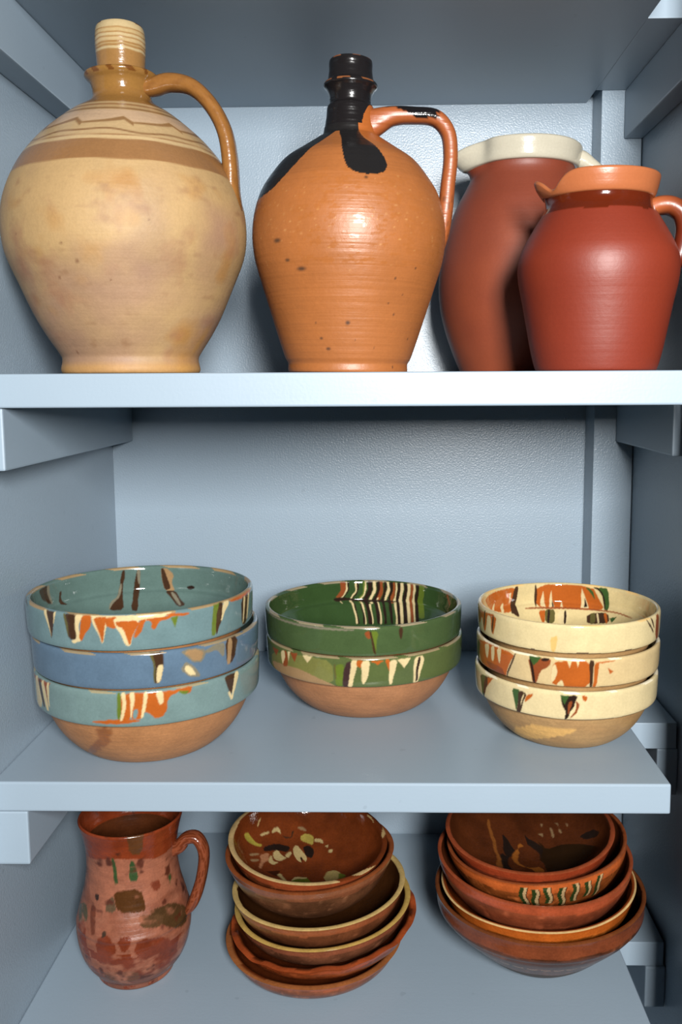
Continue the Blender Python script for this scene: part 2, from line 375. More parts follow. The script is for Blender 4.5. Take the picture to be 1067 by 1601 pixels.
#DECOR_BEGIN
DECOR = {
    'blue1': [
        ('brown',[(-73.3,0.0431),(-60.7,0.0431),(-54.0,0.0393),(-61.1,0.04)]),
        ('brown',[(-37.7,0.0431),(-28.0,0.0431),(-30.1,0.0296),(-32.2,0.0134),(-33.5,0.0259)]),
        ('cream',[(-37.7,0.0431),(-34.7,0.0431),(-31.8,0.0144),(-33.5,0.0259)]),
        ('cream',[(-29.7,0.0431),(-28.0,0.0431),(-30.1,0.0296),(-30.1,0.0296)]),
        ('cream',[(-13.4,0.0431),(25.5,0.0431),(25.1,0.0385),(15.9,0.0369),(6.7,0.0412),(-0.4,0.0377),(-8.0,0.0412),(-11.3,0.0412)]),
        ('brown',[(-23.4,0.0431),(-16.3,0.0431),(-16.7,0.0331),(-16.3,0.0174),(-20.9,0.0174),(-22.2,0.0313)]),
        ('olive',[(-23.9,0.0431),(-22.6,0.0431),(-20.9,0.0322),(-20.9,0.0174),(-22.2,0.0313)]),
        ('cream',[(-16.7,0.0431),(-12.1,0.0431),(-15.5,0.0305),(-13.8,0.0174),(-18.4,0.0134),(-19.7,0.0164),(-16.3,0.0185),(-17.2,0.0305)]),
        ('orange',[(-13.0,0.0431),(-8.0,0.0431),(-8.4,0.0341),(-12.1,0.023),(-14.2,0.0164),(-15.5,0.0203),(-13.8,0.0331)]),
        ('cream',[(-8.4,0.0422),(0.4,0.0412),(-1.3,0.0313),(-3.8,0.0134),(-5.0,0.024),(-7.5,0.0341)]),
        ('orange',[(-7.5,0.0412),(-0.4,0.0422),(-2.1,0.0313),(-3.8,0.0144),(-4.6,0.024),(-6.3,0.0341)]),
        ('orange',[(-1.7,0.0412),(4.2,0.0422),(4.6,0.0313),(0.8,0.0305),(-1.3,0.0331)]),
        ('cream',[(2.1,0.0412),(14.2,0.04),(11.3,0.0278),(9.2,0.0125),(7.1,0.0134),(5.0,0.0259),(2.9,0.0313)]),
        ('orange',[(2.9,0.0377),(14.2,0.0377),(11.3,0.0268),(9.2,0.0144),(8.4,0.0134),(6.3,0.0313),(3.8,0.0322)]),
        ('orange',[(10.9,0.0221),(13.4,0.0369),(17.2,0.0393),(14.7,0.0278),(12.1,0.0203)]),
        ('orange',[(15.9,0.0385),(20.5,0.0393),(26.4,0.0393),(31.0,0.0431),(26.8,0.036),(23.0,0.036),(20.5,0.0268),(18.8,0.0296),(19.3,0.035)]),
        ('cream',[(20.9,0.0393),(25.5,0.0431),(29.3,0.0431),(25.1,0.0393)]),
        ('orange',[(25.5,0.0422),(37.3,0.04),(36.4,0.0377),(27.6,0.0385)]),
        ('green',[(28.0,0.0377),(31.4,0.0385),(30.1,0.0268)]),
        ('green',[(50.2,0.0422),(54.0,0.0431),(56.9,0.0431),(54.4,0.0287),(51.5,0.0102),(49.0,0.0116)]),
        ('brown',[(54.0,0.0431),(57.3,0.0431),(55.7,0.0249),(53.2,0.0125),(51.9,0.0102),(52.3,0.0296)]),
        ('cream',[(56.9,0.0431),(62.0,0.0431),(58.6,0.0341),(54.8,0.0212)]),
        ('orange',[(61.5,0.0431),(88.3,0.0431),(83.7,0.0385),(63.6,0.04)]),
        ('brown',[(71.6,0.04),(84.1,0.0412),(79.1,0.0091),(73.3,0.0102)]),
        ('cream',[(74.9,0.04),(77.4,0.04),(75.3,0.0125),(74.1,0.0116)]),
        ('cream',[(81.2,0.0412),(83.7,0.0412),(80.8,0.0144),(78.7,0.0134)]),
        ('brown',[(-93.3,0.0504),(-102.1,0.0504),(-100.5,0.0599),(-104.2,0.0747),(-92.9,0.0636),(-89.2,0.0516)]),
        ('dull',[(-99.6,0.0504),(-102.1,0.0504),(-101.3,0.0599),(-104.2,0.0739),(-101.7,0.0704),(-98.8,0.0579)]),
        ('brown',[(-110.5,0.0618),(-112.2,0.0618),(-111.3,0.0704),(-115.1,0.0808),(-108.8,0.0754)]),
        ('brown',[(-152.8,0.0504),(-154.9,0.0504),(-153.6,0.0665),(-152.0,0.0824),(-152.0,0.0993),(-141.5,0.0973),(-144.0,0.0889),(-149.4,0.0816),(-151.5,0.0655)]),
        ('dull',[(-151.5,0.0655),(-152.8,0.0665),(-150.7,0.0824),(-145.7,0.0889),(-142.7,0.0954),(-141.5,0.0973),(-144.0,0.0873),(-149.4,0.0816)]),
        ('brown',[(-159.5,0.0739),(-161.6,0.0504),(-164.1,0.051),(-162.8,0.0739),(-161.2,0.1019),(-156.6,0.1011)]),
        ('dull',[(-161.6,0.0504),(-164.1,0.051),(-163.3,0.0685),(-162.0,0.0675)]),
        ('tan',[(183.8,0.0504),(180.0,0.0504),(176.2,0.0579),(177.1,0.0694),(175.0,0.0791),(181.7,0.0773),(183.3,0.0627)]),
        ('brown',[(-176.2,0.0504),(-177.9,0.0504),(-180.0,0.0627),(-182.1,0.0754),(-178.3,0.0773),(-176.7,0.0627)]),
        ('brown',[(181.7,0.0782),(174.6,0.0782),(170.4,0.0889),(165.8,0.0954),(171.6,0.0983),(176.2,0.0889)]),
        ('dull',[(177.9,0.0808),(175.8,0.0799),(169.1,0.0954),(171.2,0.0964)]),
        ('dark',[(167.9,0.0722),(163.3,0.0704),(162.0,0.0731),(164.9,0.0763),(167.4,0.0747)]),
    ],
    'blue2': [
        ('brown',[(15.1,0.0431),(21.8,0.0431),(21.8,0.0314),(20.1,0.0117),(17.2,0.0125),(18.0,0.0322)]),
        ('olive',[(15.1,0.0431),(16.7,0.0431),(18.0,0.0322),(18.0,0.0125),(17.2,0.0125),(17.2,0.0322)]),
        ('cream',[(18.8,0.0305),(21.8,0.0305),(20.1,0.0125),(18.4,0.0125)]),
        ('dull',[(29.7,0.0412),(35.6,0.0431),(43.1,0.0386),(41.0,0.0269),(36.0,0.0278),(32.2,0.036)]),
        ('tan',[(31.4,0.0393),(35.6,0.0422),(41.4,0.0377),(40.2,0.0287),(36.0,0.0296),(33.5,0.036)]),
        ('dull',[(29.3,0.0221),(31.8,0.0305),(36.0,0.025),(40.2,0.0117),(34.3,0.0134)]),
        ('cream',[(31.0,0.0221),(32.2,0.0269),(34.7,0.024),(37.3,0.0144),(34.3,0.0154)]),
        ('dull',[(41.0,0.0369),(49.0,0.0422),(54.0,0.04),(53.2,0.024),(48.6,0.036),(43.5,0.0341)]),
        ('brown',[(54.0,0.0431),(64.0,0.0431),(60.3,0.0175),(55.3,0.0164)]),
        ('tan',[(56.1,0.0431),(59.4,0.0431),(57.8,0.0164),(55.3,0.0164)]),
        ('brown',[(-51.9,0.0431),(-45.2,0.0431),(-44.8,0.0431),(-50.7,0.0431)]),
    ],
    'blue3': [
        ('rust',[(-70.3,0.04),(-38.1,0.0431),(-39.8,0.0412),(-41.4,0.0175),(-43.1,0.0269),(-44.4,0.0386),(-48.6,0.04),(-51.9,0.0287),(-58.2,0.036)]),
        ('cream',[(-58.2,0.0412),(-53.2,0.0431),(-48.1,0.0144),(-59.0,0.0056)]),
        ('cream',[(-48.6,0.0412),(-45.2,0.0431),(-41.4,0.0125),(-44.4,0.0125)]),
        ('cream',[(-42.3,0.0422),(-39.8,0.0431),(-40.6,0.0164),(-41.9,0.0195)]),
        ('brown',[(-52.3,0.0412),(-49.0,0.0422),(-45.2,0.0144),(-48.1,0.0144)]),
        ('orange',[(-14.2,0.0125),(-0.0,0.0164),(12.1,0.0144),(2.5,0.0109),(-10.0,0.0109)]),
        ('orange',[(1.7,0.0431),(24.3,0.0412),(35.2,0.0431),(33.5,0.0351),(28.9,0.04),(23.0,0.0351),(21.8,0.0175),(17.2,0.0144),(14.2,0.0204),(12.1,0.0221),(10.5,0.0154),(6.3,0.0154),(5.9,0.0204),(5.0,0.0144),(1.3,0.0144),(1.3,0.0259)]),
        ('green',[(-0.0,0.0431),(1.7,0.0431),(1.7,0.0259),(0.8,0.0144),(-0.4,0.0175)]),
        ('cream',[(1.7,0.0431),(3.8,0.0431),(4.2,0.0314),(2.1,0.0144),(0.8,0.0144),(2.5,0.0314)]),
        ('cream',[(5.4,0.0431),(8.4,0.0431),(6.7,0.0204),(5.4,0.0164),(6.3,0.0305)]),
        ('cream',[(12.1,0.0431),(14.2,0.0422),(12.1,0.0185),(10.0,0.0154),(11.7,0.0305)]),
        ('cream',[(17.2,0.0422),(20.9,0.0422),(20.9,0.0305),(19.3,0.0278)]),
        ('teal',[(7.5,0.0259),(9.2,0.0259),(8.8,0.0164),(6.7,0.0164)]),
        ('teal',[(12.1,0.0231),(14.2,0.0212),(16.7,0.0154),(11.7,0.0144)]),
        ('green',[(27.6,0.04),(33.5,0.0386),(31.4,0.0351),(28.9,0.0369)]),
        ('brown',[(52.7,0.0431),(63.2,0.0431),(59.0,0.0259),(56.5,0.0212),(54.0,0.0341)]),
        ('cream',[(60.3,0.0431),(64.0,0.0431),(60.7,0.0278),(57.8,0.0134),(54.8,0.025),(56.1,0.0259),(57.8,0.0195),(59.0,0.0314)]),
        ('orange',[(77.4,0.0431),(90.0,0.0431),(84.6,0.0431),(75.8,0.0431)]),
    ],
    'blue3_base': [
        ((128,80,46),[(-13.5,0.1375),(-4.5,0.1375),(-9.0,0.114),(-56.2,0.0539),(-15.7,0.1179)],0.3),
        ((150,86,44),[(-18.0,0.1295),(-15.8,0.1295),(-18.0,0.1217),(-18.0,0.1217)]),
    ],
    'green1': [
        ('rust',[(1.7,0.0356),(5.0,0.0373),(4.6,0.0271),(2.9,0.0298)]),
        ('green',[(5.4,0.0373),(9.2,0.0364),(8.4,0.0233),(8.0,0.01),(6.7,0.0114),(5.4,0.029)]),
        ('brown',[(4.6,0.0364),(5.9,0.0364),(6.7,0.0243),(8.4,0.009),(7.1,0.01),(5.4,0.0243)]),
        ('brown',[(20.5,0.0391),(22.6,0.0391),(22.6,0.0262),(21.3,0.0253)]),
        ('rust',[(2.9,0.0066),(19.3,0.0082),(39.8,0.0066),(34.7,0.0066),(19.3,0.0066)]),
        ('dull',[(-87.1,0.0391),(-54.0,0.0391),(-27.2,0.0391),(-3.3,0.0391),(-3.3,0.0373),(-27.2,0.0364),(-55.3,0.0373)]),
        ('green',[(142.3,0.0461),(141.1,0.0461),(140.7,0.0518),(141.1,0.0586),(141.5,0.0624),(141.9,0.0674),(141.5,0.0708),(139.4,0.0767),(137.7,0.0838),(136.0,0.0903),(130.6,0.0884),(132.7,0.0816),(134.8,0.0751),(136.9,0.0692),(137.3,0.0654),(136.9,0.0614),(136.5,0.0567),(136.0,0.0501),(136.9,0.0461),(137.7,0.0461)]),
        ('rust',[(-162.4,0.0461),(-162.8,0.0509),(-162.8,0.0567),(-161.2,0.0624),(-158.7,0.0664),(-162.8,0.0674),(-164.9,0.0634),(-166.6,0.0567),(-166.6,0.0509),(-166.2,0.0461)]),
        ('dark',[(-167.4,0.0461),(-167.4,0.0509),(-167.9,0.0567),(-166.2,0.0634),(-164.1,0.0674),(-162.8,0.0715),(-163.7,0.0715),(-164.9,0.0674),(-167.0,0.0634),(-169.1,0.0567),(-168.7,0.0518),(-168.7,0.0461)]),
        ('cream',[(-166.6,0.0461),(-166.6,0.0509),(-166.6,0.0567),(-164.9,0.0634),(-162.8,0.0674),(-161.6,0.0715),(-163.3,0.0759),(-164.1,0.0759),(-162.4,0.0715),(-163.7,0.0674),(-165.8,0.0634),(-167.9,0.0567),(-167.4,0.0509),(-167.4,0.0461)]),
        ('cream',[(-172.9,0.0461),(-172.9,0.0518),(-173.3,0.0577),(-171.6,0.0634),(-169.5,0.0683),(-168.3,0.0724),(-170.0,0.0767),(-170.8,0.083),(-171.6,0.0903),(-172.5,0.0978),(-172.5,0.1049),(-174.1,0.1049),(-173.7,0.0978),(-173.3,0.0903),(-172.0,0.083),(-171.6,0.0767),(-170.0,0.0724),(-170.8,0.0683),(-172.9,0.0634),(-174.6,0.0577),(-174.1,0.0518),(-174.1,0.0461)]),
        ('dark',[(-174.1,0.0461),(-174.1,0.0518),(-174.6,0.0577),(-172.9,0.0634),(-171.2,0.0683),(-170.0,0.0724),(-171.6,0.0767),(-172.0,0.083),(-173.3,0.0903),(-173.7,0.0978),(-174.1,0.1049),(-175.4,0.1058),(-175.0,0.0978),(-174.1,0.0903),(-173.3,0.083),(-172.5,0.0767),(-170.8,0.0724),(-172.0,0.0683),(-174.1,0.0634),(-175.4,0.0577),(-175.4,0.0518),(-175.0,0.0461)]),
        ('cream',[(-179.2,0.0461),(-179.2,0.0518),(-179.6,0.0577),(-178.3,0.0644),(-176.7,0.0683),(-175.4,0.0724),(-177.1,0.0776),(-177.9,0.083),(-178.7,0.0903),(-179.6,0.0978),(-180.0,0.1058),(-181.3,0.1058),(-180.8,0.0978),(-180.0,0.0903),(-179.2,0.083),(-178.3,0.0776),(-176.7,0.0724),(-177.9,0.0683),(-179.6,0.0644),(-180.8,0.0577),(-180.4,0.0518),(-180.4,0.0461)]),
        ('green',[(-178.3,0.0461),(-178.7,0.0518),(-178.7,0.0577),(-177.5,0.0644),(-175.4,0.0683),(-174.6,0.0724),(-176.2,0.0776),(-177.1,0.0776),(-175.4,0.0724),(-176.7,0.0683),(-178.3,0.0644),(-179.6,0.0577),(-179.6,0.0518),(-179.2,0.0461)]),
        ('dark',[(178.7,0.0461),(178.3,0.0518),(178.3,0.0577),(179.6,0.0644),(181.3,0.0683),(182.1,0.0724),(180.4,0.0776),(179.6,0.083),(178.7,0.0903),(177.9,0.0978),(177.5,0.1058),(173.7,0.1058),(174.1,0.0978),(175.4,0.0903),(176.2,0.083),(177.1,0.0776),(178.7,0.0724),(177.9,0.0683),(176.2,0.0644),(175.0,0.0577),(175.4,0.0518),(175.4,0.0461)]),
        ('cream',[(175.0,0.0461),(175.0,0.0518),(174.6,0.0577),(175.8,0.0644),(177.1,0.0683),(177.9,0.0724),(176.2,0.0776),(174.1,0.0776),(175.8,0.0724),(175.0,0.0683),(173.7,0.0634),(172.5,0.0577),(172.5,0.0518),(172.9,0.0461)]),
        ('dark',[(172.5,0.0461),(172.0,0.0518),(171.6,0.0577),(172.9,0.0634),(174.1,0.0683),(175.0,0.0724),(173.3,0.0776),(172.5,0.083),(171.6,0.0903),(170.8,0.0978),(170.0,0.1049),(167.4,0.1049),(167.9,0.0969),(169.1,0.0903),(170.0,0.083),(170.8,0.0767),(172.5,0.0724),(171.6,0.0683),(170.4,0.0634),(169.5,0.0577),(169.5,0.0518),(170.0,0.0461)]),
        ('rust',[(170.4,0.0461),(170.0,0.0518),(170.0,0.0577),(170.8,0.0634),(172.0,0.0683),(172.5,0.0724),(170.4,0.0724),(169.5,0.0683),(168.3,0.0634),(167.4,0.0567),(167.9,0.0518),(167.9,0.0461)]),
        ('cream',[(172.0,0.0683),(172.5,0.0724),(171.2,0.0767),(170.4,0.083),(169.1,0.0903),(168.3,0.0969),(167.9,0.1049),(166.2,0.1049),(167.0,0.0969),(167.9,0.0903),(169.1,0.083),(170.0,0.0767),(171.6,0.0724),(170.8,0.0683)]),
        ('dark',[(167.4,0.0461),(167.0,0.0509),(167.0,0.0567),(167.9,0.0634),(168.7,0.0683),(169.5,0.0724),(167.9,0.0767),(167.0,0.083),(166.2,0.0893),(164.9,0.0969),(164.5,0.1049),(162.4,0.104),(163.3,0.0969),(164.1,0.0893),(165.3,0.0823),(166.2,0.0767),(167.4,0.0724),(167.0,0.0683),(166.2,0.0634),(165.3,0.0567),(165.3,0.0509),(165.8,0.0461)]),
        ('cream',[(165.3,0.0461),(164.9,0.0509),(164.9,0.0567),(165.8,0.0634),(166.6,0.0683),(167.0,0.0724),(165.3,0.0715),(164.9,0.0674),(163.7,0.0634),(162.8,0.0567),(163.3,0.0509),(163.7,0.0461)]),
        ('dark',[(163.3,0.0461),(162.8,0.0509),(162.4,0.0567),(163.3,0.0634),(164.1,0.0674),(164.5,0.0715),(163.3,0.0759),(162.4,0.0823),(161.2,0.0893),(160.3,0.0961),(159.1,0.104),(157.0,0.1031),(158.2,0.0961),(159.1,0.0893),(160.3,0.0816),(161.2,0.0759),(162.8,0.0715),(162.4,0.0674),(161.6,0.0624),(160.7,0.0567),(160.7,0.0509),(161.2,0.0461)]),
        ('rust',[(161.2,0.0461),(160.7,0.0509),(160.7,0.0567),(161.6,0.0624),(162.4,0.0674),(162.4,0.0715),(161.2,0.0759),(159.5,0.0751),(160.7,0.0715),(160.3,0.0674),(159.5,0.0624),(159.1,0.0557),(159.1,0.0501),(159.5,0.0461)]),
        ('cream',[(159.1,0.0461),(158.7,0.0501),(158.7,0.0557),(159.1,0.0624),(159.9,0.0674),(160.3,0.0708),(159.1,0.0751),(158.2,0.0816),(157.0,0.0884),(155.7,0.0953),(154.9,0.1031),(153.2,0.1031),(154.5,0.0953),(155.7,0.0884),(156.6,0.0816),(157.8,0.0751),(159.1,0.0708),(158.7,0.0664),(158.2,0.0624),(157.4,0.0557),(157.8,0.0501),(158.2,0.0461)]),
        ('dark',[(157.8,0.0461),(157.4,0.0501),(157.4,0.0557),(157.8,0.0624),(158.7,0.0664),(158.7,0.0708),(157.4,0.0751),(156.6,0.0816),(155.3,0.0884),(154.5,0.0953),(153.2,0.1031),(149.9,0.1022),(151.1,0.0943),(152.4,0.0874),(153.6,0.0809),(154.9,0.0742),(156.1,0.07),(155.7,0.0664),(154.9,0.0614),(154.5,0.0557),(154.9,0.0493),(155.3,0.0461)]),
        ('cream',[(155.7,0.0461),(155.3,0.0493),(155.3,0.0557),(155.7,0.0614),(156.1,0.0664),(156.6,0.0708),(155.3,0.0742),(154.0,0.0809),(153.2,0.0874),(152.0,0.0943),(150.7,0.1022),(148.2,0.1013),(149.4,0.0943),(150.7,0.0874),(152.0,0.0799),(153.2,0.0742),(154.5,0.07),(154.0,0.0664),(153.6,0.0614),(152.8,0.0547),(153.2,0.0493),(153.6,0.0461)]),
        ('dark',[(153.2,0.0461),(152.8,0.0493),(152.4,0.0547),(152.8,0.0614),(153.6,0.0654),(153.6,0.07),(152.8,0.0742),(151.5,0.0799),(150.3,0.0874),(149.0,0.0943),(147.8,0.1013),(144.8,0.1004),(146.1,0.0933),(147.3,0.0865),(148.6,0.0799),(150.3,0.0733),(151.1,0.0692),(151.1,0.0654),(150.3,0.0604),(149.9,0.0547),(150.3,0.0486),(150.7,0.0461)]),
        ('cream',[(150.7,0.0461),(149.9,0.0486),(149.9,0.0547),(150.3,0.0604),(150.7,0.0654),(151.1,0.0692),(149.9,0.0733),(148.6,0.0799),(147.3,0.0865),(146.1,0.0933),(144.4,0.1004),(141.9,0.0995),(143.6,0.0923),(144.8,0.0856),(146.1,0.0791),(147.8,0.0724),(148.6,0.0683),(148.6,0.0644),(147.8,0.0596),(147.8,0.0537),(147.8,0.048),(148.6,0.0461)]),
        ('rust',[(148.2,0.0461),(147.8,0.048),(147.3,0.0537),(147.8,0.0596),(148.2,0.0644),(148.6,0.0683),(147.8,0.0724),(146.1,0.0791),(144.8,0.0856),(143.2,0.0923),(141.5,0.0995),(139.4,0.0995),(141.1,0.0913),(142.3,0.0847),(144.0,0.0783),(145.7,0.0715),(146.5,0.0683),(146.5,0.0644),(145.7,0.0596),(145.3,0.0527),(145.7,0.048),(146.5,0.0461)]),
        ('cream',[(146.1,0.0461),(145.7,0.048),(145.3,0.0527),(145.7,0.0596),(146.1,0.0644),(146.5,0.0683),(145.7,0.0715),(143.6,0.0783),(142.3,0.0847),(140.7,0.0913),(139.0,0.0986),(137.3,0.0986),(139.0,0.0913),(140.7,0.0847),(142.3,0.0776),(144.0,0.0715),(144.8,0.0674),(144.4,0.0634),(144.0,0.0586),(143.6,0.0527),(144.0,0.047),(144.8,0.0461)]),
        ('dark',[(144.4,0.0461),(143.6,0.047),(143.2,0.0527),(143.6,0.0586),(144.0,0.0634),(144.4,0.0674),(143.6,0.0715),(141.9,0.0776),(140.2,0.0847),(138.6,0.0913),(136.9,0.0986),(134.0,0.0969),(136.0,0.0903),(137.7,0.0838),(139.4,0.0767),(141.5,0.0708),(141.9,0.0674),(141.5,0.0624),(141.1,0.0586),(140.7,0.0518),(141.1,0.0461),(142.3,0.0461)]),
        ('cream',[(177.5,0.0776),(176.7,0.083),(175.4,0.0903),(174.6,0.0978),(174.1,0.1058),(173.3,0.1049),(173.7,0.0978),(174.6,0.0903),(175.8,0.083),(176.2,0.0776)]),
        ('dark',[(-176.2,0.0776),(-176.7,0.083),(-177.9,0.0903),(-178.3,0.0978),(-178.7,0.1058),(-180.0,0.1058),(-180.0,0.0978),(-179.2,0.0903),(-177.9,0.083),(-177.1,0.0776)]),
        ('dark',[(-157.0,0.0683),(-163.3,0.0664),(-172.0,0.07),(-186.7,0.0715),(-201.8,0.0715),(-201.8,0.0733),(-180.8,0.0751),(-164.9,0.0708),(-159.9,0.0733)]),
        ('rust',[(113.0,0.048),(110.9,0.0461),(104.7,0.0577),(107.6,0.0604)]),
    ],
    'green2': [
        ((112,112,60),[(-64.5,0.029),(-33.5,0.0391),(-15.5,0.0365),(-15.5,0.0091),(-36.0,0.0075),(-66.6,0.0075)]),
        ('tan',[(-65.3,0.0178),(-46.5,0.0214),(-35.2,0.0214),(-17.2,0.0107),(-13.0,0.0066),(-35.2,0.0066),(-60.3,0.0075)],0.4),
        ('tan',[(-13.0,0.0066),(18.4,0.0066),(46.0,0.0066),(62.8,0.0075),(61.1,0.0075),(45.2,0.0066),(18.0,0.0066),(-13.0,0.0066)],0.35),
        ('rust',[(-52.3,0.0356),(-46.0,0.0391),(-45.6,0.0205),(-50.7,0.0178)]),
        ('cream',[(-52.3,0.0356),(-48.6,0.038),(-48.1,0.0298),(-50.7,0.0196),(-51.9,0.0281)]),
        ('cream',[(-45.6,0.038),(-43.5,0.0391),(-45.2,0.0262)]),
        ('rust',[(-43.5,0.038),(-37.7,0.0391),(-40.2,0.0281)]),
        ('cream',[(-34.3,0.0391),(-27.6,0.0391),(-31.0,0.0307)]),
        ('rust',[(-63.2,0.0347),(-54.4,0.0356),(-57.8,0.0272)]),
        ('green',[(-14.7,0.0327),(-9.2,0.0347),(-10.5,0.0066),(-14.2,0.0066)]),
        ('olive',[(-15.1,0.0337),(-14.2,0.0337),(-13.8,0.0149),(-14.7,0.0159)]),
        ((60,42,40),[(-9.2,0.0347),(-5.4,0.0391),(-6.7,0.0066),(-10.9,0.0066)]),
        ('cream',[(-5.9,0.0391),(-1.7,0.0391),(-3.8,0.0233),(-5.4,0.0066),(-8.0,0.0066),(-6.3,0.0205)]),
        ('orange',[(-2.5,0.0391),(1.3,0.0391),(-0.4,0.0298),(-2.9,0.0327)]),
        ('cream',[(-0.4,0.038),(4.6,0.0391),(2.9,0.0188),(0.8,0.01),(-0.4,0.0168)]),
        ('orange',[(4.2,0.038),(11.7,0.038),(8.4,0.0337)]),
        ('orange',[(12.1,0.0391),(15.1,0.0391),(15.1,0.0243),(13.8,0.029)]),
        ('cream',[(14.7,0.038),(19.3,0.0373),(17.6,0.0243),(15.9,0.0091),(14.2,0.0107),(14.7,0.0243)]),
        ('cream',[(18.8,0.038),(26.8,0.038),(23.0,0.0272)]),
        ('cream',[(28.9,0.038),(36.0,0.038),(32.7,0.0168),(31.4,0.0066),(28.9,0.0056),(28.5,0.0233)]),
        ('dark',[(31.4,0.0373),(33.1,0.0373),(31.4,0.0196),(31.4,0.01),(30.1,0.0083),(29.7,0.0205)]),
    ],
    'cream1': [
        ('orange',[(-87.9,0.0338),(-79.5,0.0304),(-57.8,0.0347),(-62.0,0.0118),(-64.5,0.0129),(-64.5,0.0295),(-68.7,0.0313),(-72.4,0.0091),(-75.3,0.0109),(-77.0,0.0264),(-83.3,0.0139),(-87.9,0.0195)]),
        ('brown',[(-73.3,0.0338),(-71.6,0.0338),(-73.3,0.0169),(-75.8,0.0109)]),
        ('brown',[(-62.8,0.0321),(-61.1,0.0329),(-62.8,0.015),(-64.5,0.0129)]),
        ('brown',[(41.9,0.0347),(43.5,0.0347),(52.7,0.0186),(51.1,0.0177)]),
        ('rust',[(54.8,0.0354),(61.5,0.0354),(63.6,0.0062),(56.1,0.0091)]),
        ('brown',[(46.9,0.0354),(48.6,0.0354),(53.6,0.0231),(52.3,0.0222)]),
        ((208,172,104),[(-21.3,0.0213),(-16.3,0.0248),(-18.4,0.0047),(-20.1,0.0084)]),
        ('orange',[(-111.8,0.0436),(-132.3,0.0414),(-151.5,0.0414),(-149.0,0.0504),(-146.1,0.0612),(-144.0,0.0714),(-133.1,0.069),(-122.7,0.0612),(-114.3,0.0514)]),
        ('cream',[(-136.9,0.0579),(-139.0,0.0588),(-135.6,0.07),(-131.9,0.069)]),
        ('cream',[(-126.4,0.0551),(-128.5,0.0551),(-126.4,0.0638),(-123.5,0.0612)]),
        ('cream',[(-144.8,0.0484),(-146.9,0.0474),(-144.8,0.0612)]),
        ('brown',[(-150.7,0.0405),(-153.6,0.0405),(-152.0,0.0551),(-149.9,0.0656),(-150.7,0.0795),(-145.7,0.0738),(-143.2,0.0714),(-148.2,0.0514)]),
        ('orange',[(192.6,0.0405),(150.3,0.0405),(145.3,0.0541),(139.8,0.0664),(148.2,0.07),(180.4,0.0707),(192.6,0.0681)]),
        ('brown',[(-167.0,0.0405),(-168.3,0.0405),(-169.1,0.0551),(-167.4,0.0681),(-166.6,0.0681)]),
        ('cream',[(-173.7,0.0484),(-175.0,0.069),(-170.4,0.0673)]),
        ('cream',[(-179.6,0.0474),(-181.7,0.069),(-177.5,0.069)]),
        ('cream',[(158.2,0.0436),(152.0,0.0681),(158.2,0.069)]),
        ('dark',[(155.7,0.0551),(153.2,0.0664),(155.7,0.0673)]),
        ('dark',[(179.2,0.0579),(178.7,0.069),(180.4,0.069)]),
        ('cream',[(172.5,0.0605),(171.6,0.069),(173.7,0.069)]),
        ('dgreen',[(156.1,0.0414),(149.9,0.0445),(147.8,0.057),(151.1,0.0494)]),
        ('dark',[(151.1,0.0405),(141.5,0.042),(136.0,0.0681),(139.8,0.0673),(143.6,0.0464)]),
        ('dgreen',[(146.5,0.0405),(137.7,0.0405),(136.9,0.0664),(139.0,0.0673),(141.5,0.0484)]),
        ('orange',[(-168.7,0.0729),(-175.0,0.0721),(-172.5,0.0884),(-170.0,0.0866)]),
        ('olive',[(-174.1,0.0707),(-182.5,0.0721),(-180.8,0.0893),(-173.3,0.0884)]),
        ('dark',[(-176.2,0.0721),(-178.3,0.0721),(-176.7,0.0893),(-175.0,0.0893)]),
        ('brown',[(152.8,0.0747),(136.0,0.069),(132.3,0.0815),(151.5,0.0875)]),
        ('olive',[(150.3,0.0738),(146.1,0.0729),(144.8,0.0849),(149.0,0.0858)]),
        ('cream',[(145.3,0.0729),(144.0,0.0721),(141.1,0.0841),(142.7,0.0849)]),
        ('orange',[(139.4,0.0714),(137.3,0.07),(134.0,0.0815),(135.6,0.0832)]),
        ('dgreen',[(133.5,0.0756),(127.7,0.0721),(130.2,0.0805)]),
        ('cream',[(175.8,0.0738),(167.4,0.0729),(168.3,0.0893),(175.8,0.0893)]),
        ('dark',[(170.8,0.0729),(168.7,0.0729),(169.1,0.0893),(171.2,0.0893)]),
        ('rust',[(202.6,0.0681),(178.7,0.069),(148.2,0.0681),(127.7,0.0664),(111.3,0.0681),(114.3,0.069),(128.9,0.0681),(148.2,0.07),(178.7,0.0714),(202.6,0.07)]),
    ],
    'cream2': [
        ('orange',[(-83.7,0.0313),(-69.1,0.0355),(-42.3,0.0339),(-46.9,0.0222),(-50.2,0.0055),(-54.4,0.0055),(-63.6,0.0063),(-76.6,0.0063),(-82.9,0.0186)]),
        ('brown',[(-87.1,0.0295),(-79.1,0.0329),(-83.7,0.0063),(-90.8,0.0072)]),
        ('cream',[(-71.6,0.0322),(-65.7,0.0347),(-67.0,0.0186),(-69.5,0.0177)]),
        ('cream',[(-63.6,0.0339),(-59.4,0.0347),(-61.1,0.0169),(-63.2,0.0186)]),
        ('cream',[(-57.3,0.0339),(-53.2,0.0347),(-54.8,0.0177),(-56.1,0.0195)]),
        ('rust',[(-71.6,0.015),(-53.2,0.015),(-50.7,0.0055),(-54.4,0.0055),(-63.6,0.0063)]),
        ('brown',[(-43.1,0.0339),(-41.9,0.0339),(-49.0,0.0055),(-50.2,0.0055)]),
        ('rust',[(-34.3,0.0329),(-20.1,0.0347),(-20.5,0.0275),(-26.8,0.0195),(-28.9,0.0055),(-31.0,0.0055),(-32.2,0.0177)]),
        ('dark',[(-33.5,0.0339),(-31.8,0.0339),(-30.1,0.0169),(-29.3,0.0055),(-30.6,0.0055),(-31.8,0.0161)]),
